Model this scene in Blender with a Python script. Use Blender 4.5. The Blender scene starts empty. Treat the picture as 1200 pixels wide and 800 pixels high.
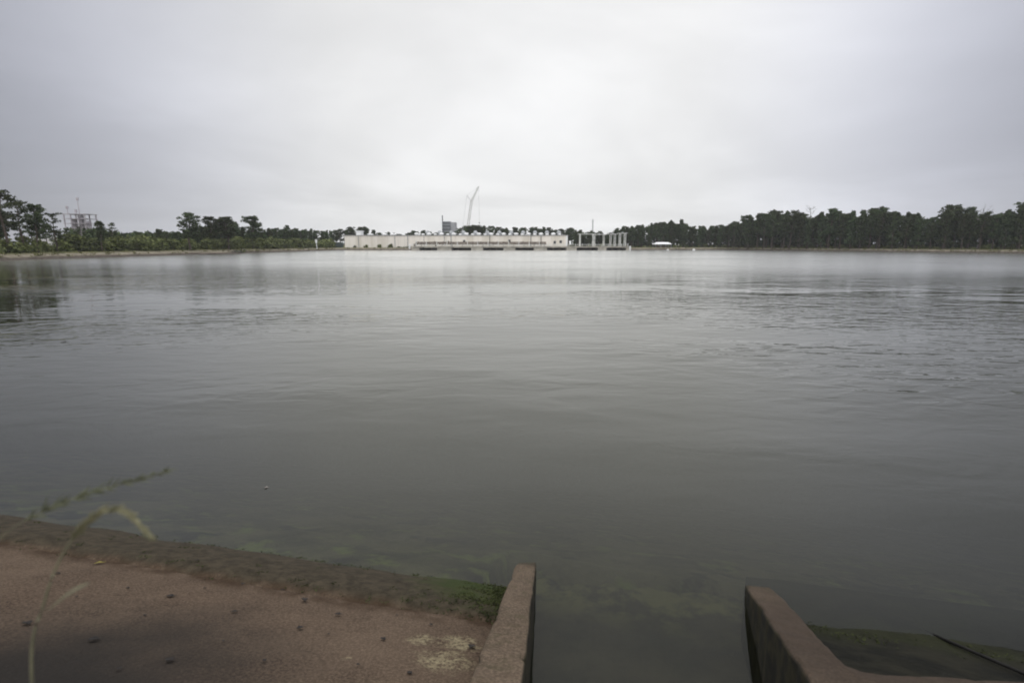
import bpy, bmesh, math, random
from mathutils import Vector, noise
R = math.radians
random.seed(7)
scene = bpy.context.scene
COL = scene.collection

# ------------------------------------------------------------------ camera, sky, sun, exposure
H = 3.4                      # eye height above the water
F = 600.0                    # focal length in pixels of the 1200 px wide photograph
PITCH = math.atan(114 / 600.0)
CP, SP = math.cos(PITCH), math.sin(PITCH)
cam_d = bpy.data.cameras.new('camera')
cam_d.sensor_width = 36.0
cam_d.lens = 18.0
cam_d.clip_start = 0.05
cam_d.clip_end = 6000
cam_d.dof.use_dof = True
cam_d.dof.focus_distance = 9.0
cam_d.dof.aperture_fstop = 2.0
cam = bpy.data.objects.new('camera', cam_d)
COL.objects.link(cam)
cam.location = (0, 0, H)
cam.rotation_euler = (math.pi / 2 - PITCH, 0, 0)
scene.camera = cam

SUN_EL, SUN_AZ = R(66), R(-10)          # azimuth measured from +Y (view direction), positive to the right
world = bpy.data.worlds.new('World')
scene.world = world
world.use_nodes = True
wn, wl = world.node_tree.nodes, world.node_tree.links
wn.clear()


def W(t, **k):
    n = wn.new(t)
    for a, b in k.items():
        setattr(n, a, b)
    return n


def wmath(op, a, b=None, clamp=False):
    n = W('ShaderNodeMath', operation=op, use_clamp=clamp)
    for i, v in enumerate((a, b)):
        if v is None:
            continue
        if isinstance(v, (int, float)):
            n.inputs[i].default_value = v
        else:
            wl.new(v, n.inputs[i])
    return n.outputs[0]


def wramp(v, a, b, o0, o1):
    n = W('ShaderNodeMapRange', interpolation_type='SMOOTHSTEP')
    wl.new(v, n.inputs['Value'])
    for k, x in (('From Min', a), ('From Max', b), ('To Min', o0), ('To Max', o1)):
        n.inputs[k].default_value = x
    return n.outputs['Result']


tc = W('ShaderNodeTexCoord')
sep = W('ShaderNodeSeparateXYZ')
wl.new(tc.outputs['Generated'], sep.inputs[0])
dotn = W('ShaderNodeVectorMath', operation='DOT_PRODUCT')
la, le = R(2), R(17)
dotn.inputs[1].default_value = (math.sin(la) * math.cos(le), math.cos(la) * math.cos(le), math.sin(le))
wl.new(tc.outputs['Generated'], dotn.inputs[0])
lobe = wramp(dotn.outputs['Value'], 0.62, 1.0, 0.0, 0.52)        # thin cloud before the hidden sun, lens vignetting shaped into its falloff
side = wramp(sep.outputs['X'], -0.9, 0.2, -0.085, 0.0)          # heavier cloud on the left, lens falloff included
zen = wmath('ADD', wramp(sep.outputs['Z'], 0.74, 0.97, 0.0, 1.75), wramp(sep.outputs['Z'], 0.42, 0.62, 0.0, -0.26))              # an overcast sky is brightest overhead; dark band below added to dim water reflections
back = wramp(sep.outputs['Y'], 0.40, -0.5, 0.0, 1.3)  # unseen sky behind the camera, brightness added to lift the factory front
low = wmath('MULTIPLY', wramp(sep.outputs['Z'], 0.02, 0.16, 1.0, 0.0), wramp(sep.outputs['X'], -0.5, -0.1, -0.065, 0.0))
side2 = wramp(sep.outputs['X'], 0.45, 0.72, 0.0, -0.05)
lum0 = wmath('ADD', wmath('ADD', wmath('ADD', wmath('ADD', lobe, side), zen), back), 0.43)
lum = wmath('ADD', lum0, wmath('ADD', low, side2))
# cloud layer: project the direction onto a plane overhead so bands flatten to the horizon
zc = wmath('ADD', wmath('MAXIMUM', sep.outputs['Z'], 0.0), 0.16)
cx = wmath('DIVIDE', sep.outputs['X'], zc)
cy = wmath('DIVIDE', sep.outputs['Y'], zc)
comb = W('ShaderNodeCombineXYZ')
wl.new(cx, comb.inputs[0])
wl.new(cy, comb.inputs[1])
cn = W('ShaderNodeTexNoise')
cn.inputs['Scale'].default_value = 0.55
cn.inputs['Detail'].default_value = 5
cn.inputs['Roughness'].default_value = 0.5
cn.inputs['Distortion'].default_value = 0.4
wl.new(comb.outputs[0], cn.inputs['Vector'])
cl = wramp(cn.outputs['Fac'], 0.3, 0.72, 0.86, 1.10)
lumc = wmath('MULTIPLY', lum, cl)
cm = W('ShaderNodeMix', data_type='RGBA')
tintf = wramp(wmath('ABSOLUTE', sep.outputs['X']), 0.25, 0.72, 1.0, 0.0)
wl.new(tintf, cm.inputs['Factor'])
cm.inputs[6].default_value = (0.945, 0.97, 1.10, 1)
cm.inputs[7].default_value = (1.0, 1.0, 1.0, 1)
vs = W('ShaderNodeVectorMath', operation='SCALE')
wl.new(cm.outputs[2], vs.inputs[0])
wl.new(lumc, vs.inputs['Scale'])
bg_c = W('ShaderNodeBackground')
wl.new(vs.outputs[0], bg_c.inputs['Color'])
bg_c.inputs['Strength'].default_value = 1.0
sky = W('ShaderNodeTexSky', sky_type='NISHITA')
sky.sun_disc = False
sky.sun_elevation = SUN_EL
sky.sun_rotation = SUN_AZ
bg_s = W('ShaderNodeBackground')
bg_s.inputs['Strength'].default_value = 0.06
wl.new(sky.outputs[0], bg_s.inputs['Color'])
mixw = W('ShaderNodeMixShader')
mixw.inputs[0].default_value = 0.95
wl.new(bg_s.outputs[0], mixw.inputs[1])
wl.new(bg_c.outputs[0], mixw.inputs[2])
wo = W('ShaderNodeOutputWorld')
wl.new(mixw.outputs[0], wo.inputs[0])

sl = bpy.data.lights.new('sun', 'SUN')
sl.energy = 0.5
sl.angle = R(24)
sl.color = (1.0, 0.97, 0.93)
sun = bpy.data.objects.new('sun', sl)
COL.objects.link(sun)
sdir = Vector((math.sin(SUN_AZ) * math.cos(SUN_EL), math.cos(SUN_AZ) * math.cos(SUN_EL), math.sin(SUN_EL)))
sun.rotation_euler = (-sdir).to_track_quat('-Z', 'Y').to_euler()
sun.location = sdir * 60

scene.view_settings.view_transform = 'Standard'
scene.view_settings.look = 'None'
scene.view_settings.exposure = 0.0
scene.view_settings.gamma = 1.0
scene.view_settings.use_curve_mapping = False
scene.render.engine = 'CYCLES'
cy_ = scene.cycles
cy_.use_denoising = True
cy_.max_bounces = 8
cy_.transparent_max_bounces = 12
cy_.volume_bounces = 1
cy_.caustics_reflective = False
cy_.caustics_refractive = False
cy_.filter_width = 1.9

# ------------------------------------------------------------------ helpers


def ray(px, py):
    v = py - 400.0
    return Vector((px - 600.0, F * CP - v * SP, -F * SP - v * CP))


CAM = Vector((0, 0, H))


def at_z(px, py, z=0.0):
    d = ray(px, py)
    return CAM + d * ((z - H) / d.z)


def at_y(px, py, y):
    d = ray(px, py)
    return CAM + d * (y / d.y)


def at_plane(px, py, p, nrm):
    d = ray(px, py)
    return CAM + d * ((p - CAM).dot(nrm) / d.dot(nrm))


def project(p):
    q = p - CAM
    dep = q.y * CP - q.z * SP
    up = q.y * SP + q.z * CP
    return 600 + F * q.x / dep, 400 - F * up / dep


def tag(o, label=None, cat=None, group=None, kind=None):
    if label:
        o['label'] = label
    if cat:
        o['category'] = cat
    if group:
        o['group'] = group
    if kind:
        o['kind'] = kind
    return o


def empty(name, loc, rz=0.0):
    o = bpy.data.objects.new(name, None)
    o.empty_display_size = 0.3
    COL.objects.link(o)
    o.location = loc
    o.rotation_euler = (0, 0, rz)
    return o


def obj(name, bm, m, parent=None, smooth=False):
    me = bpy.data.meshes.new(name)
    bmesh.ops.recalc_face_normals(bm, faces=bm.faces)
    bm.to_mesh(me)
    bm.free()
    if smooth:
        for p in me.polygons:
            p.use_smooth = True
    ms = m if isinstance(m, (list, tuple)) else [m]
    for x in ms:
        me.materials.append(x)
    o = bpy.data.objects.new(name, me)
    COL.objects.link(o)
    if parent is not None:
        o.parent = parent
    return o


def kids(o):
    return [c for c in bpy.data.objects if c.parent is o]


def add_box(bm, x0, x1, y0, y1, z0, z1):
    vs = [bm.verts.new(v) for v in ((x0, y0, z0), (x1, y0, z0), (x1, y1, z0), (x0, y1, z0),
                                    (x0, y0, z1), (x1, y0, z1), (x1, y1, z1), (x0, y1, z1))]
    for f in ((0, 3, 2, 1), (4, 5, 6, 7), (0, 1, 5, 4), (1, 2, 6, 5), (2, 3, 7, 6), (3, 0, 4, 7)):
        bm.faces.new([vs[i] for i in f])


def add_tube(bm, pts, radii, n=6, caps=True):
    pts = [Vector(p) for p in pts]
    if isinstance(radii, (int, float)):
        radii = [radii] * len(pts)
    rings = []
    for i, p in enumerate(pts):
        d = (pts[min(i + 1, len(pts) - 1)] - pts[max(i - 1, 0)])
        if d.length < 1e-9:
            d = Vector((0, 0, 1))
        d.normalize()
        a = d.cross(Vector((0, 0, 1)) if abs(d.z) < 0.9 else Vector((1, 0, 0)))
        a.normalize()
        b = d.cross(a)
        rings.append([bm.verts.new(p + (a * math.cos(2 * math.pi * k / n) + b * math.sin(2 * math.pi * k / n)) * radii[i])
                      for k in range(n)])
    for r0, r1 in zip(rings, rings[1:]):
        for k in range(n):
            bm.faces.new((r0[k], r0[(k + 1) % n], r1[(k + 1) % n], r1[k]))
    if caps:
        bm.faces.new(rings[0][::-1])
        bm.faces.new(rings[-1])


def add_quad(bm, c, u, v, w=None):
    bm.faces.new([bm.verts.new(c - u - v), bm.verts.new(c + u - v), bm.verts.new(c + u + v), bm.verts.new(c - u + v)])


def rnd_unit(rg):
    while True:
        v = Vector((rg.uniform(-1, 1), rg.uniform(-1, 1), rg.uniform(-1, 1)))
        if 0.05 < v.length < 1:
            return v.normalized()


# ------------------------------------------------------------------ materials
class Mat:
    def __init__(self, name):
        self.m = bpy.data.materials.new(name)
        self.m.use_nodes = True
        self.n, self.l = self.m.node_tree.nodes, self.m.node_tree.links
        self.b = self.n['Principled BSDF']
        self.out = self.n['Material Output']
        self.pos = self.n.new('ShaderNodeNewGeometry').outputs['Position']

    def new(self, t, **k):
        n = self.n.new(t)
        for a, b in k.items():
            setattr(n, a, b)
        return n

    def put(self, sock, v):
        if hasattr(v, 'is_output') or isinstance(v, bpy.types.NodeSocket):
            self.l.new(v, sock)
        elif isinstance(v, (tuple, list)) and len(v) == 3 and len(sock.default_value) == 4:
            sock.default_value = (*v, 1)
        else:
            sock.default_value = v

    def noise(self, scale, detail=4, rough=0.55, vec=None, dist=0.0, color=False):
        n = self.new('ShaderNodeTexNoise')
        n.inputs['Scale'].default_value = scale
        n.inputs['Detail'].default_value = detail
        n.inputs['Roughness'].default_value = rough
        n.inputs['Distortion'].default_value = dist
        self.l.new(vec if vec is not None else self.pos, n.inputs['Vector'])
        return n.outputs['Color' if color else 'Fac']

    def mapped(self, scale=(1, 1, 1), rot=(0, 0, 0), loc=(0, 0, 0), vec=None):
        n = self.new('ShaderNodeMapping')
        n.inputs['Scale'].default_value = scale
        n.inputs['Rotation'].default_value = rot
        n.inputs['Location'].default_value = loc
        self.l.new(vec if vec is not None else self.pos, n.inputs['Vector'])
        return n.outputs[0]

    def math(self, op, a, b=None, clamp=False):
        n = self.new('ShaderNodeMath', operation=op, use_clamp=clamp)
        self.put(n.inputs[0], a)
        if b is not None:
            self.put(n.inputs[1], b)
        return n.outputs[0]

    def ramp(self, v, a, b, o0=0.0, o1=1.0):
        n = self.new('ShaderNodeMapRange', interpolation_type='SMOOTHSTEP')
        self.l.new(v, n.inputs['Value'])
        for k, x in (('From Min', a), ('From Max', b), ('To Min', o0), ('To Max', o1)):
            n.inputs[k].default_value = x
        return n.outputs['Result']

    def mix(self, f, a, b):
        n = self.new('ShaderNodeMix', data_type='RGBA')
        self.put(n.inputs['Factor'], f)
        self.put(n.inputs[6], a)
        self.put(n.inputs[7], b)
        return n.outputs[2]

    def bump(self, h, strength=0.3, dist=0.02, normal=None):
        n = self.new('ShaderNodeBump')
        n.inputs['Strength'].default_value = strength
        n.inputs['Distance'].default_value = dist
        self.l.new(h, n.inputs['Height'])
        if normal is not None:
            self.l.new(normal, n.inputs['Normal'])
        return n.outputs[0]

    def set(self, color=None, rough=None, normal=None, spec=None, metal=None):
        if color is not None:
            self.put(self.b.inputs['Base Color'], color)
        if rough is not None:
            self.put(self.b.inputs['Roughness'], rough)
        if normal is not None:
            self.l.new(normal, self.b.inputs['Normal'])
        if spec is not None:
            self.put(self.b.inputs['Specular IOR Level'], spec)
        if metal is not None:
            self.put(self.b.inputs['Metallic'], metal)
        return self.m

    def dot(self, v):
        n = self.new('ShaderNodeVectorMath', operation='DOT_PRODUCT')
        self.l.new(self.pos, n.inputs[0])
        n.inputs[1].default_value = v
        return n.outputs['Value']

    def near(self, p, r0, r1, amp=0.0, nz=None):
        """1 close to the world point p, 0 beyond r1, its edge broken by the noise nz"""
        n = self.new('ShaderNodeVectorMath', operation='DISTANCE')
        self.l.new(self.pos, n.inputs[0])
        n.inputs[1].default_value = p
        d = n.outputs['Value']
        if nz is not None:
            d = self.math('ADD', d, self.math('MULTIPLY', self.math('SUBTRACT', nz, 0.5), amp))
        return self.ramp(d, r0, r1, 1.0, 0.0)


def simple(name, c, rough=0.6, var=0.15, scale=3.0, metal=0.0, spec=0.4):
    m = Mat(name)
    f = m.noise(scale, 4)
    lo = tuple(x * (1 - var) for x in c)
    hi = tuple(min(1, x * (1 + var)) for x in c)
    return m.set(m.mix(m.ramp(f, 0.3, 0.7), lo, hi), rough, spec=spec, metal=metal)


# ------------------------------------------------------------------ the near bank: shore frame
O = at_z(580, 690)
A0 = at_z(0, 605)
ax = (O - A0)
ax.z = 0
ax.normalize()                                   # along the shore, to the right
nx = Vector((-ax.y, ax.x, 0))                    # out over the water
SLOPE = 0.42


def st(s, t, z):
    return Vector((O.x, O.y, 0)) + ax * s + nx * t + Vector((0, 0, z))


def to_st(p):
    q = p - O
    q.z = 0
    return q.dot(ax), q.dot(nx)


# ------------------------------------------------------------------ ground: one sheet round the pond
corners = [st(-112, 0, 0), Vector((-97, 292, 0)), Vector((126, 306, 0)), Vector((186, 186, 0)), st(196, 0, 0)]
outline, edge_id = [], []
for i in range(len(corners)):
    a, b = corners[i], corners[(i + 1) % len(corners)]
    n = max(2, int((b - a).length / 3.0))
    for k in range(n):
        outline.append(a.lerp(b, k / n))
        edge_id.append(i)
NP = len(outline)
# outward normals, smoothed round the corners
norms = []
for i in range(NP):
    d = outline[(i + 2) % NP] - outline[(i - 2) % NP]
    norms.append(Vector((-d.y, d.x, 0)).normalized())
cen = Vector((40, 150, 0))
norms = [n if n.dot(outline[i] - cen) > 0 else -n for i, n in enumerate(norms)]
far_prof = [(-12, -2.6), (-4, -1.0), (-1, -0.25), (0, 0.0), (1.2, 0.28), (2.6, 0.75), (4.2, 1.15), (6, 1.38), (9, 1.45), (16, 1.4), (40, 1.5), (120, 1.6), (420, 1.8), (1300, 1.8)]
near_prof = [(-12, -4.0), (-4, -1.7), (-1, -0.42), (0, 0.0), (1.2, 0.5), (2.6, 1.09), (4.2, 1.76), (6, 1.85), (9, 1.9), (16, 1.85), (40, 1.7), (120, 1.6), (420, 1.8), (1300, 1.8)]
bm = bmesh.new()
rings = []
for j in range(len(far_prof)):
    ring = []
    for i, p in enumerate(outline):
        near = edge_id[i] == 4
        off, z = (near_prof if near else far_prof)[j]
        wob = noise.noise(Vector((p.x * 0.06, p.y * 0.06, j * 3.1)))
        o2 = off + (wob * 0.9 if -5 < off < 12 and not near else 0)
        q = p + norms[i] * o2
        if off > 20:
            q = cen + (q - cen)
        s, t = to_st(q)
        zz = z + (wob * 0.12 if 0 < off < 40 else 0)
        if near and -20 < s < 16 and -14 < off < 8:
            zz -= 1.3
        ring.append(bm.verts.new((q.x, q.y, zz)))
    rings.append(ring)
for r0, r1 in zip(rings, rings[1:]):
    for i in range(NP):
        bm.faces.new((r0[i], r0[(i + 1) % NP], r1[(i + 1) % NP], r1[i]))
bm.faces.new(rings[0])
m = Mat('ground_earth')
sepz = m.new('ShaderNodeSeparateXYZ')
m.l.new(m.pos, sepz.inputs[0])
zh = m.math('ADD', sepz.outputs['Z'], m.math('MULTIPLY', m.math('SUBTRACT', m.noise(0.35, 5), 0.5), 0.55))
sand = m.mix(m.ramp(m.noise(0.8, 5), 0.35, 0.7), (0.155, 0.135, 0.10), (0.27, 0.24, 0.185))
mud = m.mix(m.ramp(m.noise(1.5, 5), 0.35, 0.65), (0.055, 0.045, 0.036), (0.10, 0.085, 0.07))
grass = m.mix(m.ramp(m.noise(0.5, 6), 0.35, 0.65), (0.06, 0.07, 0.026), (0.15, 0.14, 0.065))
c1 = m.mix(m.ramp(zh, 0.45, 0.75), mud, sand)
c2 = m.mix(m.ramp(zh, 1.0, 1.4), c1, grass)
EARTH = m.set(c2, 0.95, m.bump(m.noise(3.0, 6), 0.6, 0.15), spec=0.1)
tag(obj('ground', bm, EARTH), kind='structure')

# ------------------------------------------------------------------ concrete materials


def concrete_base(m, dark, light):
    big = m.ramp(m.noise(0.9, 5, 0.6), 0.3, 0.7)
    base = m.mix(big, dark, light)
    blot = m.ramp(m.noise(3.3, 6, 0.65), 0.42, 0.72)
    base = m.mix(m.math('MULTIPLY', blot, 0.5), base, tuple(x * 0.55 for x in dark))
    vor = m.new('ShaderNodeTexVoronoi')
    vor.inputs['Scale'].default_value = 75
    m.l.new(m.pos, vor.inputs['Vector'])
    agg = m.ramp(m.noise(60, 3, 0.6), 0.35, 0.7)
    base = m.mix(m.math('MULTIPLY', agg, 0.55), base, tuple(x * 2.1 for x in light))
    grit = m.ramp(vor.outputs['Distance'], 0.0, 0.35, 1.0, 0.0)
    base = m.mix(m.math('MULTIPLY', grit, 0.5), base, tuple(x * 0.4 for x in dark))
    h = m.math('ADD', m.noise(40, 5, 0.7), m.math('MULTIPLY', m.noise(7, 4), 1.2))
    return base, h


m = Mat('apron_concrete')
base, hgt = concrete_base(m, (0.056, 0.0385, 0.027), (0.098, 0.071, 0.050))
tt = m.math('SUBTRACT', m.dot(tuple(nx)), O.dot(nx))         # distance out from the waterline
edge_n = m.math('MULTIPLY', m.math('SUBTRACT', m.noise(2.2, 5, 0.65), 0.5), 0.22)
tw = m.math('ADD', tt, edge_n)
# grey patch low on the left, lens corner darkening painted in with it
corner_p = at_plane(40, 800, st(0, 0, .05), Vector((nx.x * SLOPE, nx.y * SLOPE, 1)))
wet = m.near(tuple(corner_p), 0.2, 1.7, 1.3, m.noise(1.2, 5))
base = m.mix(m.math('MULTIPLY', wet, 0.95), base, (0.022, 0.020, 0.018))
# rusty seam behind the lip, then algae on the lip
rust = m.math('MULTIPLY', m.ramp(tw, -1.22, -1.00), m.ramp(m.noise(5, 4), 0.3, 0.6))
base = m.mix(m.math('MULTIPLY', rust, 0.8), base, (0.040, 0.024, 0.013))
alg = m.mix(m.ramp(m.noise(9, 6, 0.75), 0.30, 0.72), (0.028, 0.023, 0.015), (0.072, 0.058, 0.039))
wallp = at_z(572, 700)
green = m.near(tuple(wallp), 0.25, 0.95, 0.9, m.noise(5, 5))
alg = m.mix(m.math('MULTIPLY', green, 0.9), alg, (0.030, 0.045, 0.010))
base = m.mix(m.ramp(tw, -0.98, -0.86), base, alg)
# pale lichen splash by the ramp wall
for (px, py, r) in ((521, 769, 0.20), (540, 750, 0.17), (407, 766, 0.04), (495, 745, 0.12)):
    lp = at_plane(px, py, st(0, 0, .06), Vector((nx.x * SLOPE, nx.y * SLOPE, 1)))
    msk = m.near(tuple(lp), r * 0.15, r * 1.1, r * 2.4, m.noise(11, 5, 0.75))
    msk = m.math('MULTIPLY', msk, m.ramp(m.noise(30, 5, 0.75), 0.40, 0.58))
    base = m.mix(m.math('MULTIPLY', msk, 0.85), base, (0.30, 0.26, 0.16))
rgh = m.ramp(tw, -1.2, -0.1, 0.95, 0.8)
APRON = m.set(base, rgh, m.bump(hgt, 0.7, 0.014), spec=0.12)

m = Mat('wall_concrete')
base, hgt = concrete_base(m, (0.064, 0.046, 0.030), (0.110, 0.081, 0.056))
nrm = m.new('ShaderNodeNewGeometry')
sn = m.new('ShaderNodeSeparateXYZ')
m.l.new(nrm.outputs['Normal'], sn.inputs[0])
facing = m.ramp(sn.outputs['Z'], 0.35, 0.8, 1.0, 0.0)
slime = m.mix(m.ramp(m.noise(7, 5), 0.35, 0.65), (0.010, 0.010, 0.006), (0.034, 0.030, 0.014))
moss = m.math('MULTIPLY', m.ramp(m.noise(8, 5, 0.65), 0.5, 0.68), 0.5)
base = m.mix(moss, base, (0.052, 0.046, 0.022))
rustw = m.math('MULTIPLY', m.ramp(m.noise(3.5, 4, 0.6), 0.52, 0.7), 0.5)
base = m.mix(rustw, base, (0.060, 0.040, 0.024))
vignette = m.near(tuple(at_z(1120, 780, 0.6)), 0.9, 2.3, 0.6, m.noise(2.0, 5))  # lens corner darkening painted into the right side of the deck
base = m.mix(m.math('MULTIPLY', vignette, 0.75), base, (0.030, 0.020, 0.014))
zz_ = m.new('ShaderNodeSeparateXYZ')
m.l.new(m.pos, zz_.inputs[0])
tide = m.ramp(m.math('ADD', zz_.outputs['Z'], m.math('MULTIPLY', m.noise(6, 5), 0.12)), 0.10, 0.26, 0.75, 0.0)
base = m.mix(tide, base, (0.030, 0.026, 0.014))
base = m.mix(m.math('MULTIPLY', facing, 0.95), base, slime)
WALLC = m.set(base, 0.9, m.bump(hgt, 0.6, 0.012), spec=0.25)

m = Mat('wet_concrete')
alg = m.mix(m.ramp(m.noise(3, 6, 0.65), 0.36, 0.66), (0.007, 0.007, 0.005), (0.018, 0.017, 0.011))  # wet algae colour, darkened further for the lens corner falloff
gr = m.ramp(m.noise(1.4, 5), 0.45, 0.62)
tt2 = m.math('SUBTRACT', m.dot(tuple(nx)), O.dot(nx))
gr = m.math('MULTIPLY', gr, m.ramp(tt2, -0.35, 0.1))
alg = m.mix(m.math('MULTIPLY', gr, 0.7), alg, (0.020, 0.022, 0.009))
WETC = m.set(alg, 0.8, m.bump(m.noise(14, 6, 0.65), 0.6, 0.02), spec=0.1)

# ------------------------------------------------------------------ concrete apron on the left (a sloping slab with a lip at the water)
WTIP_N = Vector((nx.x * SLOPE, nx.y * SLOPE, 1.0))           # normal of the wall-top planes
PL = at_z(617, 657, 0.06)
L1, L2 = at_plane(606, 657, PL, WTIP_N), at_plane(548, 800, PL, WTIP_N)
R1, R2 = at_plane(629, 657, PL, WTIP_N), at_plane(612, 800, PL, WTIP_N)
sL1, tL1 = to_st(L1)
sL2, tL2 = to_st(L2)


def wall_left_s(t):
    return sL1 + (sL2 - sL1) * (t - tL1) / (tL2 - tL1)


def slab(name, s_list_fn, tlist, zfn, mat, depth=1.6, amp=0.012):
    bm = bmesh.new()
    rows = []
    for t in tlist:
        row = []
        for s in s_list_fn(t):
            z = zfn(s, t)
            w = noise.noise(Vector((s * 0.9, t * 0.9, 1.7))) * amp + noise.noise(Vector((s * 4, t * 4, 5.7))) * amp * 0.5
            tt_ = t + noise.noise(Vector((s * 1.4, 0.0, 9.0))) * 0.06 * math.exp(-abs(t) * 1.2)
            row.append(bm.verts.new(st(s, tt_, z + w)))
        rows.append(row)
    for r0, r1 in zip(rows, rows[1:]):
        for k in range(len(r0) - 1):
            bm.faces.new((r0[k], r0[k + 1], r1[k + 1], r1[k]))
    # skirts down all four sides and a bottom
    loop = rows[0][:] + [r[-1] for r in rows[1:]] + rows[-1][-2::-1] + [r[0] for r in rows[-2:0:-1]]
    low = [bm.verts.new((v.co.x, v.co.y, -depth)) for v in loop]
    for k in range(len(loop)):
        bm.faces.new((loop[k], low[k], low[(k + 1) % len(loop)], loop[(k + 1) % len(loop)]))
    return obj(name, bm, mat, smooth=True)


def apron_z(s, t):
    base = -SLOPE * t + 0.035
    if t < -4.6:
        base = SLOPE * 4.6 + 0.035
    if t > -1.00:
        # the lip: a worn seam, then a low rounded kerb that falls to the water
        k = min(1.0, (t + 1.00) / 0.22)
        lip = 0.060 * k * k * (3 - 2 * k)
        base += lip - 0.022 * math.exp(-((t + 0.97) / 0.05) ** 2)
        if t > -0.5:
            base -= 0.060 * min(1, (t + 0.5) / .5) ** 2
        if t > -0.10:
            base -= (t + 0.10) ** 2 * 1.6
    return base


tl = [-9, -7, -5.5, -5, -4.6, -4.2] + [-4.2 + 0.12 * k for k in range(1, 30)]
tl = [t for t in tl if t < -1.3] + [-1.3 + 0.025 * k for k in range(18)] + [-0.84 + 0.06 * k for k in range(19)] + [0.30]
NS = 90


def left_s(t):
    e = wall_left_s(t) + 0.06
    return [(-16 + (e + 16) * (k / NS) ** 0.62) for k in range(NS + 1)]


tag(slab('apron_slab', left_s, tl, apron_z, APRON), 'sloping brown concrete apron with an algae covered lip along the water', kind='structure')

# apron beyond the right ramp wall, wet and green
PR = at_z(872, 683, 0.06)
I1, I2 = at_plane(872, 683, PR, WTIP_N), at_plane(950, 800, PR, WTIP_N)
sI1, tI1 = to_st(I1)


def right_z(s, t):
    z = -SLOPE * (t - 0.34) - 0.085
    if t > 0.05:
        z += (t - 0.05) * 0.14
    return z


tr = [-2.6 + 0.12 * k for k in range(22)] + [0.06, 0.12, 0.18, 0.24, 0.30, 0.36, 0.42, 0.5, 0.62, 0.8, 1.0, 1.2]
tag(slab('wet_slab', lambda t: [sI1 + 0.18 + k * 0.14 for k in range(90)], tr, right_z, WETC, amp=0.02),
    'dark wet concrete slab with green algae beyond the right ramp wall', kind='structure')

# ------------------------------------------------------------------ ramp walls (each a solid with worn edges)


def prism(name, poly, mat, bottom=-1.3, cuts=9, bevel=0.018, amp=0.010):
    """poly: closed outline of the sloped top in world coordinates"""
    bm = bmesh.new()
    top = [bm.verts.new(p) for p in poly]
    f = bm.faces.new(top)
    ret = bmesh.ops.extrude_face_region(bm, geom=[f])
    nv = [g for g in ret['geom'] if isinstance(g, bmesh.types.BMVert)]
    for v in nv:
        v.co.z = bottom
    bmesh.ops.recalc_face_normals(bm, faces=bm.faces)
    return bm


def finish_wall(name, bm, mat, label, bevel=0.02):
    o = obj(name, bm, mat)
    b = o.modifiers.new('bevel', 'BEVEL')
    b.width = bevel
    b.segments = 3
    b.limit_method = 'ANGLE'
    b.angle_limit = R(50)
    tag(o, label, 'wall')
    return o


def strip_wall(left, right, bottom):
    """wall from two matching rows of top points, left and right edge, with roughened surface"""
    bm = bmesh.new()
    n = len(left)
    cross = 9
    rows = []
    for i in range(n):
        row = []
        for k in range(cross):
            p = left[i].lerp(right[i], k / (cross - 1))
            w = noise.noise(Vector((p.x * 5, p.y * 5, 3.0))) * 0.009 + noise.noise(Vector((p.x * 17, p.y * 17, 8.0))) * 0.004
            q = p + Vector((0, 0, w))
            if k in (0, cross - 1):
                out_ = Vector((right[i].x - left[i].x, right[i].y - left[i].y, 0)).normalized() * (-1 if k == 0 else 1)
                chip = max(0.0, noise.noise(Vector((p.x * 3.7 + k * 5, p.y * 3.7, 2.0 + k))) * 0.7 + noise.noise(Vector((p.x * 11, p.y * 11, 6.0 + k))) * 0.5 - 0.16)
                q += out_ * (noise.noise(Vector((p.x * 2.5, p.y * 2.5, 2.0))) * 0.012 - chip * 0.03)
                q.z -= 0.008 + chip * 0.04
            elif k in (1, cross - 2):
                q.z += 0.003
            if i < 5:
                q.z -= 0.014 * (1 - i / 5) ** 2 + 0.02 * max(0, noise.noise(Vector((p.x * 9, p.y * 9, 4.0)))) * (1 - i / 5)
            row.append(bm.verts.new(q))
        rows.append(row)
    for r0, r1 in zip(rows, rows[1:]):
        for k in range(cross - 1):
            bm.faces.new((r0[k], r0[k + 1], r1[k + 1], r1[k]))
    loop = rows[0][:] + [r[-1] for r in rows[1:]] + rows[-1][-2::-1] + [r[0] for r in rows[-2:0:-1]]
    prev = loop
    for z in (None, bottom):
        low = []
        for v in loop:
            zz = bottom if z is not None else v.co.z * 0.5 + bottom * 0.5
            low.append(bm.verts.new((v.co.x, v.co.y, zz)))
        for k in range(len(loop)):
            bm.faces.new((prev[k], low[k], low[(k + 1) % len(loop)], prev[(k + 1) % len(loop)]))
        prev = low
    bm.faces.new(prev)
    return bm


def row(a, b, extra, n):
    """points from a through b and on past it by the factor extra"""
    return [a + (b - a) * (extra * k / n) for k in range(n + 1)]


NL = 130
lw = strip_wall(row(L1, L2, 2.4, NL), row(R1, R2, 2.4, NL), -1.3)
finish_wall('ramp_wall', lw, WALLC, 'straight sloping concrete wall between the brown apron and the flooded ramp')

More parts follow.
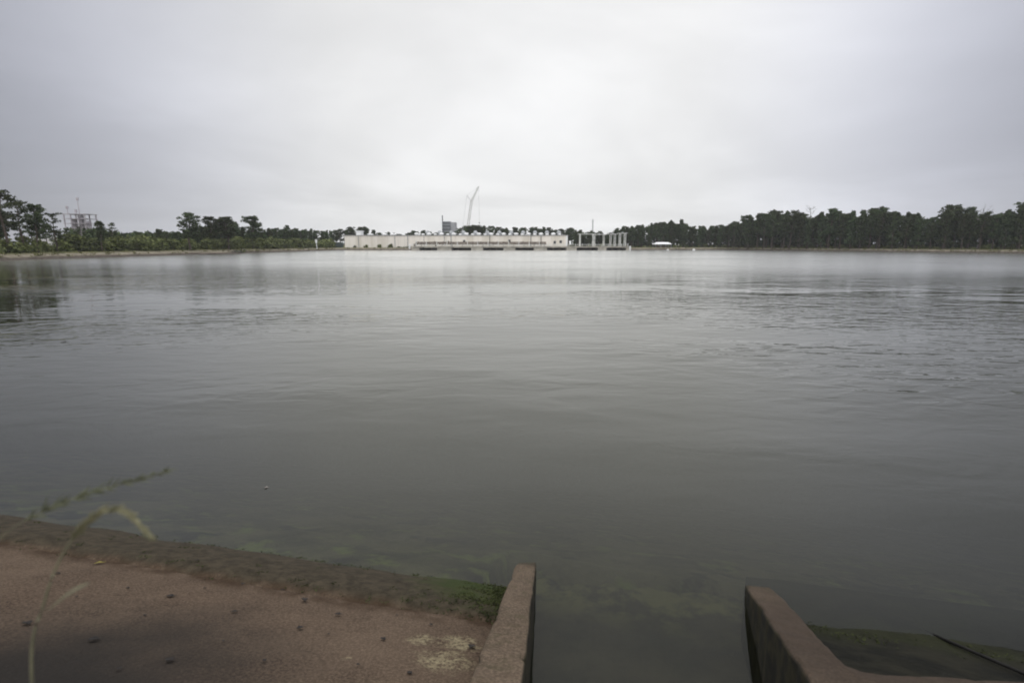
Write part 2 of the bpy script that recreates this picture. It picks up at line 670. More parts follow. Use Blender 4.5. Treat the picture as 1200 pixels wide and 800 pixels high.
# right wall: inner edge straight, outer edge swinging round into a deck on the right
outer_px = [(903, 686), (915, 697), (928, 710), (942, 725), (955, 741), (968, 755), (982, 769), (994, 778), (1010, 784), (1035, 787.5), (1070, 789.5), (1120, 792), (1200, 796)]
outer = [at_plane(x, y, PR, WTIP_N) for x, y in outer_px]
s_e, t_e = to_st(outer[-1])
s_p, t_p = to_st(outer[-2])
dz = lambda t: PR.z - SLOPE * (t - to_st(PR)[1])
for k in range(1, 7):
    s2 = s_e + k * 1.2
    t2 = t_e + (t_e - t_p) / (s_e - s_p) * (s2 - s_e)
    outer.append(st(s2, t2, dz(t2)))
inner = row(I1, I2, 1.0, 12)
# pair the rows: inner points first run along the ramp, then continue up-slope under the deck's back edge
inner_all = row(I1, I2, 3.0, len(outer) - 1)
# resample inner so its start keeps pace with the outer wall
fr = [0, .035, .075, .125, .18, .24, .30, .36, .43, .50, .57, .64, .72, .78, .83, .87, .91, .95, 1.0]
inner_all = [I1 + (I2 - I1) * (3.0 * f) for f in fr[:len(outer)]]


def densify(pts, n):
    out_ = []
    for a, b in zip(pts, pts[1:]):
        out_ += [a.lerp(b, k / n) for k in range(n)]
    return out_ + [pts[-1]]


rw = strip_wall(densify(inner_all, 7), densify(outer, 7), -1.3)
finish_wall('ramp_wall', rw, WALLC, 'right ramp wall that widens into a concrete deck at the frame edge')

# ramp floor under the water
m = Mat('ramp_floor')
c = m.mix(m.ramp(m.noise(1.6, 6, 0.6), 0.35, 0.68), (0.013, 0.011, 0.008), (0.034, 0.027, 0.020))
tt3 = m.math('SUBTRACT', m.dot(tuple(nx)), O.dot(nx))
my = m.math('MULTIPLY', m.ramp(tt3, 0.15, 1.0), m.ramp(m.noise(2.4, 6, 0.65), 0.42, 0.6))
c = m.mix(m.math('MULTIPLY', my, 0.8), c, (0.12, 0.112, 0.048))
RAMPM = m.set(c, 0.9, m.bump(m.noise(10, 5), 0.5, 0.03))
bm = bmesh.new()
rows = []
for i in range(31):
    t = -5.5 + 6.6 * i / 30
    rows.append([bm.verts.new(st(sL1 + 0.1 + (sI1 - sL1 + 0.1) * k / 20, t + (0.12 * noise.noise(Vector((k * 0.5, 0, 0))) if i == 30 else 0) + 0.2 * k / 20 * (i / 30),
                                 -0.45 - 0.16 * t + 0.03 * noise.noise(Vector((k * 0.6, i * 0.5, 2.0))))) for k in range(21)])
for r0, r1 in zip(rows, rows[1:]):
    for k in range(20):
        bm.faces.new((r0[k], r0[k + 1], r1[k + 1], r1[k]))
bm.faces.ensure_lookup_table()
top = bm.faces[:]
ret = bmesh.ops.extrude_face_region(bm, geom=top)
for g in ret['geom']:
    if isinstance(g, bmesh.types.BMVert):
        g.co.z -= 0.25
tag(obj('boat_ramp', bm, RAMPM, smooth=False), 'submerged concrete ramp floor between the two walls', kind='structure')

# shallow lake bed in front of the bank
m = Mat('lake_bed')
c = m.mix(m.ramp(m.noise(1.1, 6, 0.6), 0.35, 0.65), (0.026, 0.024, 0.015), (0.10, 0.088, 0.056))
c = m.mix(m.ramp(m.noise(1.9, 6, 0.6, m.mapped((1, 1, 1), loc=(4, 7, 0))), 0.52, 0.66), c, (0.115, 0.135, 0.040))
c = m.mix(m.ramp(m.noise(1.3, 5, 0.55, m.mapped((1, 1, 1), loc=(11, 3, 0))), 0.58, 0.66), c, (0.012, 0.011, 0.012))
BEDM = m.set(c, 0.95, m.bump(m.noise(6, 6), 0.6, 0.06))
bm = bmesh.new()
rows = []
for i in range(60):
    t = 0.03 + 0.03 * i + 0.0028 * i * i
    rr = []
    for k in range(121):
        s = -16 + 0.25 * k
        z = -0.045 - 0.30 * t - 0.12 * max(0, t - .4) + 0.07 * noise.noise(Vector((s * 0.8, t * 0.9, 0))) + 0.03 * noise.noise(Vector((s * 3, t * 3, 4)))
        if sL1 - 0.15 < s < sI1 + 0.4 and t < 1.5:
            z -= 0.75
        rr.append(bm.verts.new(st(s, t, z)))
    rows.append(rr)
for r0, r1 in zip(rows, rows[1:]):
    for k in range(120):
        bm.faces.new((r0[k], r0[k + 1], r1[k + 1], r1[k]))
tag(obj('lake_bed', bm, BEDM, smooth=True), kind='structure')

# ------------------------------------------------------------------ water
m = Mat('pond_water')
nodes, links = m.n, m.l
nodes.remove(m.b)
tshore = m.math('SUBTRACT', m.dot(tuple(nx)), O.dot(nx))
depth = m.math('MULTIPLY', m.math('MAXIMUM', m.math('ADD', tshore, 0.35), 0.0), SLOPE)
clear = m.math('MULTIPLY', m.math('POWER', 2.718, m.math('MULTIPLY', depth, -0.80)), 0.94)
# ripples: several wave trains, calmer and rougher lanes
lane = m.ramp(m.noise(0.045, 3, 0.5, m.mapped((0.55, 1.25, 1), rot=(0, 0, R(14)))), 0.40, 0.60, 0.10, 1.0)
calm = m.ramp(tshore, 1.0, 7.0, 0.12, 1.0)
lane = m.math('MULTIPLY', lane, calm)
w1 = m.noise(1.0, 3, 0.5, m.mapped((0.85, 1.75, 1), rot=(0, 0, R(-24))), 0.5)
w1b = m.noise(1.0, 2, 0.5, m.mapped((0.50, 1.15, 1), rot=(0, 0, R(21))), 0.5)
w2 = m.noise(1.0, 2, 0.5, m.mapped((0.16, 0.42, 1), rot=(0, 0, R(-12))), 0.4)
w3 = m.noise(1.0, 2, 0.5, m.mapped((3.0, 6.0, 1), rot=(0, 0, R(-30))), 0.2)
wa = m.math('ADD', m.math('MULTIPLY', w1, 0.20), m.math('MULTIPLY', w1b, 0.16))
hh = m.math('ADD', m.math('MULTIPLY', wa, lane),
            m.math('ADD', m.math('MULTIPLY', m.math('MULTIPLY', w2, calm), 0.14), m.math('MULTIPLY', m.math('MULTIPLY', w3, lane), 0.007)))
nb = m.new('ShaderNodeBump')
nb.inputs['Strength'].default_value = 1.0
nb.inputs['Distance'].default_value = 0.36
links.new(hh, nb.inputs['Height'])
fres = m.new('ShaderNodeFresnel')
fres.inputs['IOR'].default_value = 1.54
links.new(nb.outputs[0], fres.inputs['Normal'])
gl = m.new('ShaderNodeBsdfGlossy')
m.l.new(m.ramp(tshore, 18, 85, 0.025, 0.21), gl.inputs['Roughness'])
gl.inputs['Color'].default_value = (1.0, 1.0, 0.975, 1)
links.new(nb.outputs[0], gl.inputs['Normal'])
murk = m.new('ShaderNodeBsdfDiffuse')
murk.inputs['Color'].default_value = (0.024, 0.0245, 0.0135, 1)
tr_ = m.new('ShaderNodeBsdfTransparent')
tr_.inputs['Color'].default_value = (0.80, 0.84, 0.74, 1)
below = m.new('ShaderNodeMixShader')
links.new(clear, below.inputs[0])
links.new(murk.outputs[0], below.inputs[1])
links.new(tr_.outputs[0], below.inputs[2])
surf = m.new('ShaderNodeMixShader')
links.new(fres.outputs[0], surf.inputs[0])
links.new(below.outputs[0], surf.inputs[1])
links.new(gl.outputs[0], surf.inputs[2])
links.new(surf.outputs[0], m.out.inputs['Surface'])
WATER = m.m
bm = bmesh.new()
# the sheet follows the outline with a margin hidden under the banks
wv = [bm.verts.new(p + norms[i] * (1.5 if edge_id[i] != 4 else 5.0)) for i, p in enumerate(outline)]
for v in wv:
    v.co.z = 0.0
wf = bm.faces.new(wv)
water_me = obj('water', bm, WATER)
if water_me.data.polygons[0].normal.z < 0:
    water_me.data.flip_normals()
tag(water_me, 'still grey pond water with faint ripples', kind='structure')

# ------------------------------------------------------------------ trees
m = Mat('pine_needles')
oi = m.new('ShaderNodeObjectInfo')
f = m.ramp(m.noise(0.9, 3), 0.3, 0.7)
c = m.mix(f, (0.018, 0.027, 0.013), (0.070, 0.092, 0.036))
hv = m.new('ShaderNodeHueSaturation')
m.l.new(c, hv.inputs['Color'])
m.put(hv.inputs['Value'], m.math('ADD', m.math('MULTIPLY', oi.outputs['Random'], 0.6), 0.75))
m.put(hv.inputs['Hue'], m.math('ADD', m.math('MULTIPLY', oi.outputs['Random'], 0.05), 0.475))
NEEDLE = m.set(hv.outputs[0], 0.8, spec=0.15)
m = Mat('shrub_leaves')
oi = m.new('ShaderNodeObjectInfo')
c = m.mix(m.ramp(m.noise(1.2, 3), 0.3, 0.7), (0.066, 0.086, 0.027), (0.18, 0.20, 0.066))
hv = m.new('ShaderNodeHueSaturation')
m.l.new(c, hv.inputs['Color'])
m.put(hv.inputs['Value'], m.math('ADD', m.math('MULTIPLY', oi.outputs['Random'], 0.7), 0.6))
SHRUB = m.set(hv.outputs[0], 0.75, spec=0.2)
BARK = simple('pine_bark', (0.085, 0.068, 0.055), 0.95, 0.4, 4.0, spec=0.1)
PALEBARK = simple('pale_bark', (0.22, 0.205, 0.20), 0.9, 0.2, 4.0, spec=0.1)


def clump(bm, rg, c, rx, rz, n, q):
    for _ in range(n):
        u = rnd_unit(rg)
        p = c + Vector((u.x * rx, u.y * rx, u.z * rz)) * (rg.random() ** 0.45)
        a = rnd_unit(rg)
        b = a.cross(rnd_unit(rg))
        if b.length < 0.1:
            continue
        b.normalize()
        s = q * rg.uniform(0.6, 1.4)
        add_quad(bm, p, a * s, b * s * 0.55)


def tree_mesh(seed, kind):
    """unit trees 10 m tall: returns (trunk_bm, crown_bm)"""
    rg = random.Random(seed)
    tb, cb = bmesh.new(), bmesh.new()
    lean = Vector((rg.uniform(-.5, .5), rg.uniform(-.5, .5), 0))
    hts = [0, 2, 4, 6, 8, 9.6]
    axis = [Vector((lean.x * (z / 10) ** 2 + 0.12 * math.sin(z + seed), lean.y * (z / 10) ** 2 + 0.1 * math.cos(z * .8 + seed), z)) for z in hts]
    add_tube(tb, [axis[0] - Vector((0, 0, 0.4))] + axis[1:], [0.19, 0.165, 0.14, 0.11, 0.07, 0.02], 7)

    def ax_at(z):
        i = min(len(hts) - 2, max(0, sum(1 for h in hts if h <= z) - 1))
        k = (z - hts[i]) / (hts[i + 1] - hts[i])
        return axis[i].lerp(axis[i + 1], k)
    if kind == 'open':       # open pine: separate flat layers of foliage with sky between
        zs, wid, n_l, ncl, q = (4.2, 9.9), 2.2, 18, 34, 0.13
    elif kind == 'round':    # rounded full crown on a bare trunk
        zs, wid, n_l, ncl, q = (3.6, 10.0), 1.9, 46, 36, 0.135
    else:                    # dense to the ground
        zs, wid, n_l, ncl, q = (1.2, 10.0), 1.75, 62, 32, 0.14
    for i in range(n_l):
        k = (i + rg.random()) / n_l
        z = zs[0] + (zs[1] - zs[0]) * k
        if kind == 'open':
            prof = 0.55 + 0.45 * math.sin(math.pi * min(1, k * 1.05))
        elif kind == 'round':
            prof = math.sqrt(max(0.05, 1 - ((k - 0.45) / 0.58) ** 2))
        else:
            prof = max(0.18, (1 - k) ** 0.55) * (0.8 + 0.3 * math.sin(k * 9 + seed))
        a = rg.uniform(0, 2 * math.pi)
        ln = wid * prof * rg.uniform(0.45, 1.05)
        p0 = ax_at(max(0.8, z - ln * 0.35))
        p1 = ax_at(min(z, 9.5)) + Vector((math.cos(a) * ln, math.sin(a) * ln, rg.uniform(-0.1, 0.3)))
        add_tube(tb, [p0, p0.lerp(p1, 0.55) + Vector((0, 0, 0.12)), p1], [0.05, 0.035, 0.012], 4)
        if kind == 'open':
            clump(cb, rg, p1, 0.80 * (0.7 + 0.5 * prof), 0.34, ncl, q)
            clump(cb, rg, p0.lerp(p1, 0.62) + Vector((0, 0, .1)), 0.55, 0.28, ncl // 2, q)
        else:
            clump(cb, rg, p1, 0.50, 0.42, ncl, q)
            clump(cb, rg, p0.lerp(p1, 0.5), 0.5, 0.45, ncl // 2, q)
    clump(cb, rg, ax_at(9.5), 0.5, 0.45, 50, q)
    return tb, cb


def shrub_mesh(seed):
    """unit shrub 2.4 m tall"""
    rg = random.Random(seed)
    tb, cb = bmesh.new(), bmesh.new()
    for i in range(9):
        a = rg.uniform(0, 6.28)
        r = rg.uniform(0.2, 1.1)
        z = rg.uniform(0.7, 1.9)
        p = Vector((math.cos(a) * r, math.sin(a) * r, z))
        add_tube(tb, [(0.1 * math.cos(a), 0.1 * math.sin(a), -0.2), p * 0.55, p], [0.05, 0.035, 0.012], 4)
        clump(cb, rg, p, 0.62, 0.50, 75, 0.12)
        clump(cb, rg, Vector((p.x, p.y, z * 0.45)), 0.6, 0.45, 40, 0.12)
    return tb, cb


def mesh_from(bm, name, mat):
    me = bpy.data.meshes.new(name)
    bm.to_mesh(me)
    bm.free()
    me.materials.append(mat)
    return me


LIB = {}
for kind, nvar in (('open', 4), ('round', 5), ('dense', 5)):
    LIB[kind] = []
    for v in range(nvar):
        tb, cb = tree_mesh(11 * v + len(kind) * 101, kind)
        LIB[kind].append((mesh_from(tb, 'trunk_' + kind, BARK), mesh_from(cb, 'crown_' + kind, NEEDLE)))
LIB['shrub'] = []
for v in range(5):
    tb, cb = shrub_mesh(900 + v)
    LIB['shrub'].append((mesh_from(tb, 'stem_shrub', BARK), mesh_from(cb, 'foliage_shrub', SHRUB)))


def plant(kind, x, y, z, h, label, cat, group, name, wide=1.0, rg=random):
    tm, cmh = rg.choice(LIB[kind])
    r = empty(name, (x, y, z), rg.uniform(0, 6.28))
    unit = 2.4 if kind == 'shrub' else 10.0
    k = h / unit
    r.scale = (k * wide, k * wide, k)
    tag(r, label, cat, group)
    a, b = ('stem', 'foliage') if kind == 'shrub' else ('trunk', 'crown')
    for nm, me in ((a, tm), (b, cmh)):
        o = bpy.data.objects.new(nm, me)
        COL.objects.link(o)
        o.parent = r
    return r


# skyline of the woods in the photograph: pixel column -> row of the tree tops
right_sky = [(655, 272), (690, 270), (712, 272), (722, 267), (740, 264), (758, 261), (775, 259), (797, 258), (812, 265), (832, 265), (852, 263), (866, 257), (882, 253), (893, 250), (908, 247), (930, 247), (948, 250), (962, 247), (978, 246), (1000, 248), (1016, 247), (1032, 244), (1050, 248), (1072, 247), (1092, 257), (1104, 246), (1120, 248), (1134, 246), (1150, 250), (1165, 246), (1182, 242), (1196, 239), (1230, 236), (1600, 230)]
left_sky = [(-300, 215), (-20, 222), (8, 224), (22, 240), (34, 250), (46, 243), (58, 256), (70, 254), (84, 262), (100, 262), (118, 262), (132, 266), (145, 270), (170, 268), (200, 268), (230, 268), (250, 257), (268, 256), (280, 262), (300, 268), (320, 267), (340, 266), (362, 267), (376, 268), (390, 269), (404, 270), (430, 270), (450, 272)]
mid_sky = [(380, 269), (395, 268), (412, 268), (428, 267), (440, 270), (446, 273), (475, 274), (488, 270), (500, 272), (530, 273), (545, 267), (560, 265), (574, 267), (590, 269), (606, 268), (625, 268), (640, 267), (650, 270), (665, 269), (690, 268), (720, 268)]


def sky_at(prof, px):
    if px <= prof[0][0]:
        return prof[0][1]
    for (a, va), (b, vb) in zip(prof, prof[1:]):
        if px <= b:
            return va + (vb - va) * (px - a) / (b - a)
    return prof[-1][1]


def height_for(p, v):
    q = at_y(600, v, p.y)
    return max(1.0, q.z - p.z)


def wood(path, rows, step, prof, kinds, label, group, name='pine_tree', lo=0.82, hi=1.02, wide=(0.9, 1.3), seed=1, hmax=26, pxr=None):
    rg = random.Random(seed)
    made = []
    for (a, b) in zip(path, path[1:]):
        d = (b - a)
        nrm_ = Vector((-d.y, d.x, 0)).normalized()
        if nrm_.dot(a - cen) < 0:
            nrm_ = -nrm_
        n = max(1, int(d.length / step))
        for j, off in enumerate(rows):
            for k in range(n):
                p = a + d * ((k + (0.5 if j % 2 else 0) + rg.uniform(-.3, .3)) / n) + nrm_ * (off + rg.uniform(-1.2, 1.2))
                p.z = 1.35
                px, py = project(p)
                if pxr and not (pxr[0] <= px <= pxr[1]):
                    continue
                h = height_for(p, sky_at(prof, px)) * rg.uniform(lo, hi)
                h = min(h, hmax)
                made.append(plant(rg.choice(kinds), p.x, p.y, p.z, h, label, 'tree', group, name, rg.uniform(*wide), rg))
    return made


c1_, c2_, c3_, c4_, c5_ = corners
# right-hand wood
wood([c3_ + Vector((-10, 0, 0)), c4_, c4_ + (c5_ - c4_) * 0.25], (9, 13.5, 19), 4.7, right_sky,
     ('dense', 'round', 'round', 'dense'), 'dark green pine in the dense wood behind the right bank', 'pines of the right-hand wood', seed=3, lo=0.80, hi=1.05, wide=(0.75, 1.2))
wood([Vector((40, 318, 0)), c3_ + Vector((22, 12, 0))], (3, 8, 14), 5.2, right_sky,
     ('round', 'dense'), 'green pine in the far wood between the gantries and the right bank', 'pines beyond the gantries', seed=5)
# far wood behind the factory
wood([Vector((-124, 345, 0)), Vector((48, 350, 0))], (0, 7), 4.6, mid_sky,
     ('round', 'dense'), 'distant pine rising behind the long factory roof', 'pines behind the factory', seed=8, lo=0.88, hi=1.10, wide=(1.2, 1.9))
# left bank, from the near end to the factory
wood([c1_ + (c2_ - c1_) * 0.25, c1_ + (c2_ - c1_) * 0.60], (12, 19, 27), 6.5, left_sky,
     ('open', 'open', 'round'), 'loose crowned pine in the thin wood on the left bank', 'pines of the thin left wood', seed=13, lo=0.55, hi=0.92, wide=(0.8, 1.15), pxr=(-400, 205))
wood([c1_ + (c2_ - c1_) * 0.55, c2_ + Vector((0, 30, 0))], (14, 20), 6.0, left_sky,
     ('dense', 'round'), 'dense green pine in the low wood between the left bank and the factory', 'pines of the low left wood', seed=17, lo=0.8, hi=1.0, wide=(1.0, 1.4), pxr=(130, 420))

# trees that stand out against the sky: pixel column, top row, distance, kind
solo = [
    (8, 221, 118, 'open', 'tallest layered pine at the left edge of the frame', 1.2),
    (27, 231, 122, 'open', 'leaning pine with a side branch right of the tallest left pine', 0.9),
    (44, 239, 124, 'round', 'dark round topped pine second from the left edge', 1.05),
    (66, 249, 132, 'open', 'thin pine left of the pale process tower', 1.0),
    (119, 259, 140, 'round', 'small dark pine right of the pale process tower', 0.9),
    (133, 261, 150, 'open', 'thin bare stemmed pine right of the process tower', 0.8),
    (222, 249, 176, 'round', 'lone round crowned pine on the left bank with a clear gap beside it', 1.5),
    (248, 254, 190, 'round', 'broad dark pine left of the driftwood pile', 1.5),
    (268, 254, 200, 'round', 'broad dark pine right behind the driftwood pile', 1.7),
    (296, 253, 218, 'round', 'domed pine at the right end of the left clump', 1.7),
    (338, 264, 255, 'dense', 'low pine with a pointed top above the left hedge', 1.3),
    (873, 252, 309, 'round', 'tree with a light gap under its crown where the right wood steps up', 1.3),
    (908, 246, 292, 'round', 'broad pine at the first high shoulder of the right wood', 1.4),
    (1032, 242, 243, 'dense', 'pointed pine above the middle of the right wood', 1.2),
    (1106, 240, 223, 'round', 'tall pine standing clear at the notch in the right wood', 1.3),
    (1133, 243, 216, 'round', 'small dark domed pine beside the bare tree', 0.9),
    (1192, 237, 203, 'round', 'tallest pine at the right edge of the frame', 1.4),
    (797, 257, 330, 'dense', 'pointed pine tallest of the far wood behind the white shed', 1.2),
    (558, 264, 350, 'round', 'dark broad tree right of the crane above the factory roof', 2.2),
    (595, 267, 350, 'dense', 'slim pine above the middle of the factory roof', 1.3),
    (637, 266, 352, 'dense', 'pine spike above the right half of the factory roof', 1.3),
]
for px, v, D, kind, lab, wd in solo:
    p = at_y(px, 286, D)
    p.z = 1.35
    plant(kind, p.x, p.y, p.z, height_for(p, v), lab, 'tree', None, 'pine_tree', wd)

# shrub belt along the left bank
rg = random.Random(31)
lb = c2_ - c1_
nl = Vector((-1, 0.04, 0)).normalized()
for k in range(64):
    f = 0.20 + 0.83 * k / 63
    p = c1_ + lb * f + nl * (8.5 + rg.uniform(-1.0, 3.5))
    h = rg.uniform(2.2, 4.6) * (1.0 + 0.35 * f)
    plant('shrub', p.x, p.y, 1.3, h, 'leafy green shrub in the belt along the left bank', 'shrub', 'shrubs along the left bank', 'shrub', rg.uniform(1.0, 1.7), rg)
# shrubs along the right bank, dark under the wood
for k in range(70):
    f = rg.random()
    q = c3_.lerp(c4_, f * 1.35)
    p = q + (Vector((0.9, 0.44, 0))) * (8.5 + rg.uniform(0, 4))
    plant('shrub', p.x, p.y, 1.35, rg.uniform(1.0, 2.4), 'low dark shrub at the foot of the right-hand wood', 'shrub', 'shrubs under the right wood', 'shrub', rg.uniform(1.0, 1.6), rg)
for k in range(26):
    px = 668 + k * 7.2
    p = at_y(px, 286, 316 + rg.uniform(-2, 6))
    plant('shrub', p.x, p.y, 1.3, rg.uniform(1.0, 2.6), 'low shrub on the far shore right of the factory', 'shrub', 'shrubs on the far shore', 'shrub', rg.uniform(1.0, 1.6), rg)
for px, h, lab in ((416, 1.6, 'small shrub at the factory wall, first from its left corner'), (429, 2.2, 'rounded shrub at the factory wall between two others near the left corner'),
                   (444, 2.2, 'reddish brown shrub against the plain left part of the factory wall'), (458, 2.7, 'tallest shrub against the factory wall just left of a downpipe')):
    p = at_y(px, 286, 302.5)
    plant('shrub', p.x, p.y, 1.3, h, lab, 'shrub', None, 'shrub', 1.1, rg)
for k in range(12):
    p = at_y(466 + k * 2.4, 286, 300.5 + rg.uniform(-.5, .5))
    plant('shrub', p.x, p.y, 1.2, rg.uniform(0.5, 1.0), 'low weedy bush on the bank left of the pier', 'shrub', 'weedy bushes left of the pier', 'shrub', 1.6, rg)

# bare pale trees in the right wood


def bare_tree(px, v, D, lab, spread=1.0, seed=1, sc=1.0):
    rg = random.Random(seed)
    p = at_y(px, 286, D)
    p.z = 1.35
    hgt_ = height_for(p, v)
    r = empty('bare_tree', p)
    tag(r, lab, 'tree')
    bm = bmesh.new()
    add_tube(bm, [(0, 0, -0.3), (0.1, 0, hgt_ * .5), (0, 0.1, hgt_ * .92)], [0.28, 0.2, 0.06], 7)
    obj('trunk', bm, PALEBARK, r)
    bm = bmesh.new()
    for i in range(13):
        z = hgt_ * rg.uniform(0.55, 0.9)
        a = rg.uniform(0, 6.28)
        ln = rg.uniform(1.5, 3.2) * spread
        tip = Vector((math.cos(a) * ln, math.sin(a) * ln, min(hgt_, z + ln * rg.uniform(.5, 1.0))))
        mid = Vector((0, 0, z)).lerp(tip, .5) + Vector((0, 0, -.15 * ln))
        add_tube(bm, [(0, 0, z), mid, tip], [0.09, 0.06, 0.02], 4)
        for j in range(4):
            q = mid.lerp(tip, rg.uniform(0.2, 1))
            add_tube(bm, [q, q + rnd_unit(rg) * rg.uniform(.5, 1.1) + Vector((0, 0, .4))], [0.035, 0.012], 4)
    obj('branches', bm, PALEBARK, r)


bare_tree(946, 239, 275, 'pale leafless tree with thin forked branches above the right wood', 1.0, 2)
bare_tree(1146, 240, 213, 'pale grey leafless tree with a wide twiggy crown near the right edge', 1.3, 5)
bare_tree(958, 262, 266, 'bleached bare trunk standing in front of the dark right wood', 0.25, 8)
bare_tree(97, 262, 150, 'pale bare tree in front of the process tower', 0.9, 12)

# undergrowth: one mass of low plants that nobody could count
bm = bmesh.new()
rg = random.Random(77)


def mass(a, b, off0, off1, n, prof, frac, nrm_):
    for _ in range(n):
        p = a.lerp(b, rg.random()) + nrm_ * rg.uniform(off0, off1)
        p.z = 1.35
        px, py = project(p)
        h = height_for(p, sky_at(prof, px)) * frac
        z = 1.4 + rg.random() * h
        clump(bm2, rg, Vector((p.x, p.y, z)), 1.6, 1.2, 16, 0.40)


bm2 = bmesh.new()


def under(a, b, off0, off1, n, hmax, nrm_):
    for _ in range(n):
        p = a.lerp(b, rg.random()) + nrm_ * rg.uniform(off0, off1)
        clump(bm, rg, Vector((p.x, p.y, 1.35 + rg.uniform(0, hmax) * 0.5)), 0.8, hmax * 0.5, 14, 0.22)


under(c3_, c4_ + (c4_ - c3_) * .3, 9, 22, 420, 1.2, Vector((0.9, 0.44, 0)))
under(c1_ + lb * .2, c2_ + Vector((0, 20, 0)), 9, 26, 420, 1.2, nl)
mass(c3_ + Vector((-8, 10, 0)), c4_ + (c4_ - c3_) * .3, 22, 32, 4200, right_sky, .84, Vector((0.9, 0.44, 0)))
mass(Vector((40, 334, 0)), Vector((160, 330, 0)), 0, 8, 1700, right_sky, .84, Vector((0, 1, 0)))
mass(c1_ + lb * .5, c2_ + Vector((-6, 40, 0)), 26, 36, 2000, left_sky, .75, nl)
GRASSM = simple('bank_grass_blades', (0.12, 0.12, 0.05), .9, .4, 1.5, spec=.1)
bm3 = bmesh.new()
for a_, b_, nn_, cnt in ((c3_ + Vector((-10, 0, 0)), c4_ + (c4_ - c3_) * .3, Vector((0.9, 0.44, 0)), 260), (c1_ + lb * .2, c2_, nl, 260), (c2_, c3_, Vector((0, 1, 0)), 200)):
    for _ in range(cnt):
        f_ = rg.random()
        if cnt == 200 and .16 < f_ < .76:
            continue
        o_ = rg.choice((rg.uniform(1.2, 3), rg.uniform(3.5, 8)))
        p_ = a_.lerp(b_, f_) + nn_ * o_
        z_ = .3 + min(1.1, .27 * o_)
        clump(bm3, rg, Vector((p_.x, p_.y, z_)), rg.uniform(.3, .9), rg.uniform(.15, .4), 12, 0.13)
tag(obj('bank_grass', bm3, GRASSM), 'rough olive grass tufts on the far banks', kind='stuff')
tag(obj('distant_wood', bm2, NEEDLE), 'dark interior of the woods behind the front rows of pines', kind='stuff')
tag(obj('undergrowth', bm, SHRUB), 'low tangled undergrowth at the foot of the woods', kind='stuff')

# ------------------------------------------------------------------ factory across the pond
m = Mat('factory_wall')
sx = m.new('ShaderNodeSeparateXYZ')
m.l.new(m.pos, sx.inputs[0])
rib = m.math('SINE', m.math('MULTIPLY', sx.outputs['X'], 2.4))
pan = m.ramp(m.noise(0.15, 2, 0.5, m.mapped((1, 1, 0.05))), 0.4, 0.6)
c = m.mix(pan, (0.66, 0.61, 0.52), (0.80, 0.745, 0.66))
streak = m.ramp(m.noise(0.8, 5, 0.6, m.mapped((1.2, 1, 0.12))), 0.5, 0.75)
c = m.mix(m.math('MULTIPLY', streak, 0.35), c, (0.36, 0.31, 0.25))
FWALL = m.set(c, 0.7, m.bump(rib, 0.5, 0.06), spec=0.3)
ROOFM = simple('roof_metal', (0.33, 0.33, 0.32), 0.6, 0.2, 0.4)
WHITEP = simple('white_paint', (0.80, 0.80, 0.78), 0.5, 0.08, 1.0)
GREYM = simple('grey_metal', (0.34, 0.35, 0.35), 0.55, 0.2, 1.0)
DARKM = simple('dark_steel', (0.055, 0.05, 0.045), 0.6, 0.3, 2.0)
PIERC = simple('pier_concrete', (0.46, 0.43, 0.36), 0.9, 0.25, 0.5, spec=0.2)
RUSTM = simple('rusty_steel', (0.11, 0.085, 0.062), 0.8, 0.35, 1.5)
GLASS = simple('dark_glass', (0.03, 0.032, 0.035), 0.15, 0.2, 1.0, spec=0.5)

FY = 302.8
fx = lambda px: at_y(px, 286, FY).x
fz = lambda v: at_y(600, v, FY).z
fac = empty('factory_building', (0, 0, 0))
tag(fac, 'long low cream metal factory with white vents along its flat roof', 'building')
FX0, FX1, FZT = fx(404), fx(665), fz(276.2)
bm = bmesh.new()
add_box(bm, FX0, FX1, FY, FY + 32, 0.6, FZT)
obj('wall', bm, FWALL, fac)
bm = bmesh.new()
add_box(bm, FX0 - .3, FX1 + .3, FY - .35, FY + 32.3, FZT + .003, FZT + .35)
roof = obj('roof', bm, ROOFM, fac)
rg = random.Random(5)


def vent(x, y, w, h, mat):
    bm = bmesh.new()
    z0 = FZT + .35
    add_tube(bm, [(x, y, z0 - .05), (x, y, z0 + h * .45)], [w * .42, w * .40], 10)
    add_tube(bm, [(x, y, z0 + h * .45), (x, y, z0 + h * .62), (x, y, z0 + h)], [w * .62, w * .6, w * .28], 10)
    o = obj('roof_vent', bm, mat, roof)
    return o


k = 0
px = 488
while px < 662:
    big = k % 2 == 0
    vent(fx(px), FY + 2.2, 2.5 if big else 1.9, 1.35 if big else 0.9, WHITEP)
    if k % 2:
        vent(fx(px + 1.5), FY + 15, 2.4, 2.9, GREYM)
    px += 7.3
    k += 1
for px in (432, 449, 459):
    vent(fx(px), FY + 5, 3.2, 0.9, WHITEP)
bm = bmesh.new()
add_box(bm, fx(415.5), fx(422), FY + 4, FY + 8, FZT + .34, FZT + 2.4)
add_box(bm, fx(415), fx(422.5), FY + 3.6, FY + 8.4, FZT + 2.403, FZT + 2.9)
obj('rooftop_unit', bm, WHITEP, roof)
for px in (420.5, 463, 478, 521, 529, 574, 622, 634):
    bm = bmesh.new()
    x = fx(px)
    add_tube(bm, [(x, FY - .22, 0.9), (x, FY - .22, FZT - .25), (x, FY - .02, FZT - .05)], 0.17, 6)
    obj('downpipe', bm, DARKM if px > 560 else GREYM, fac)
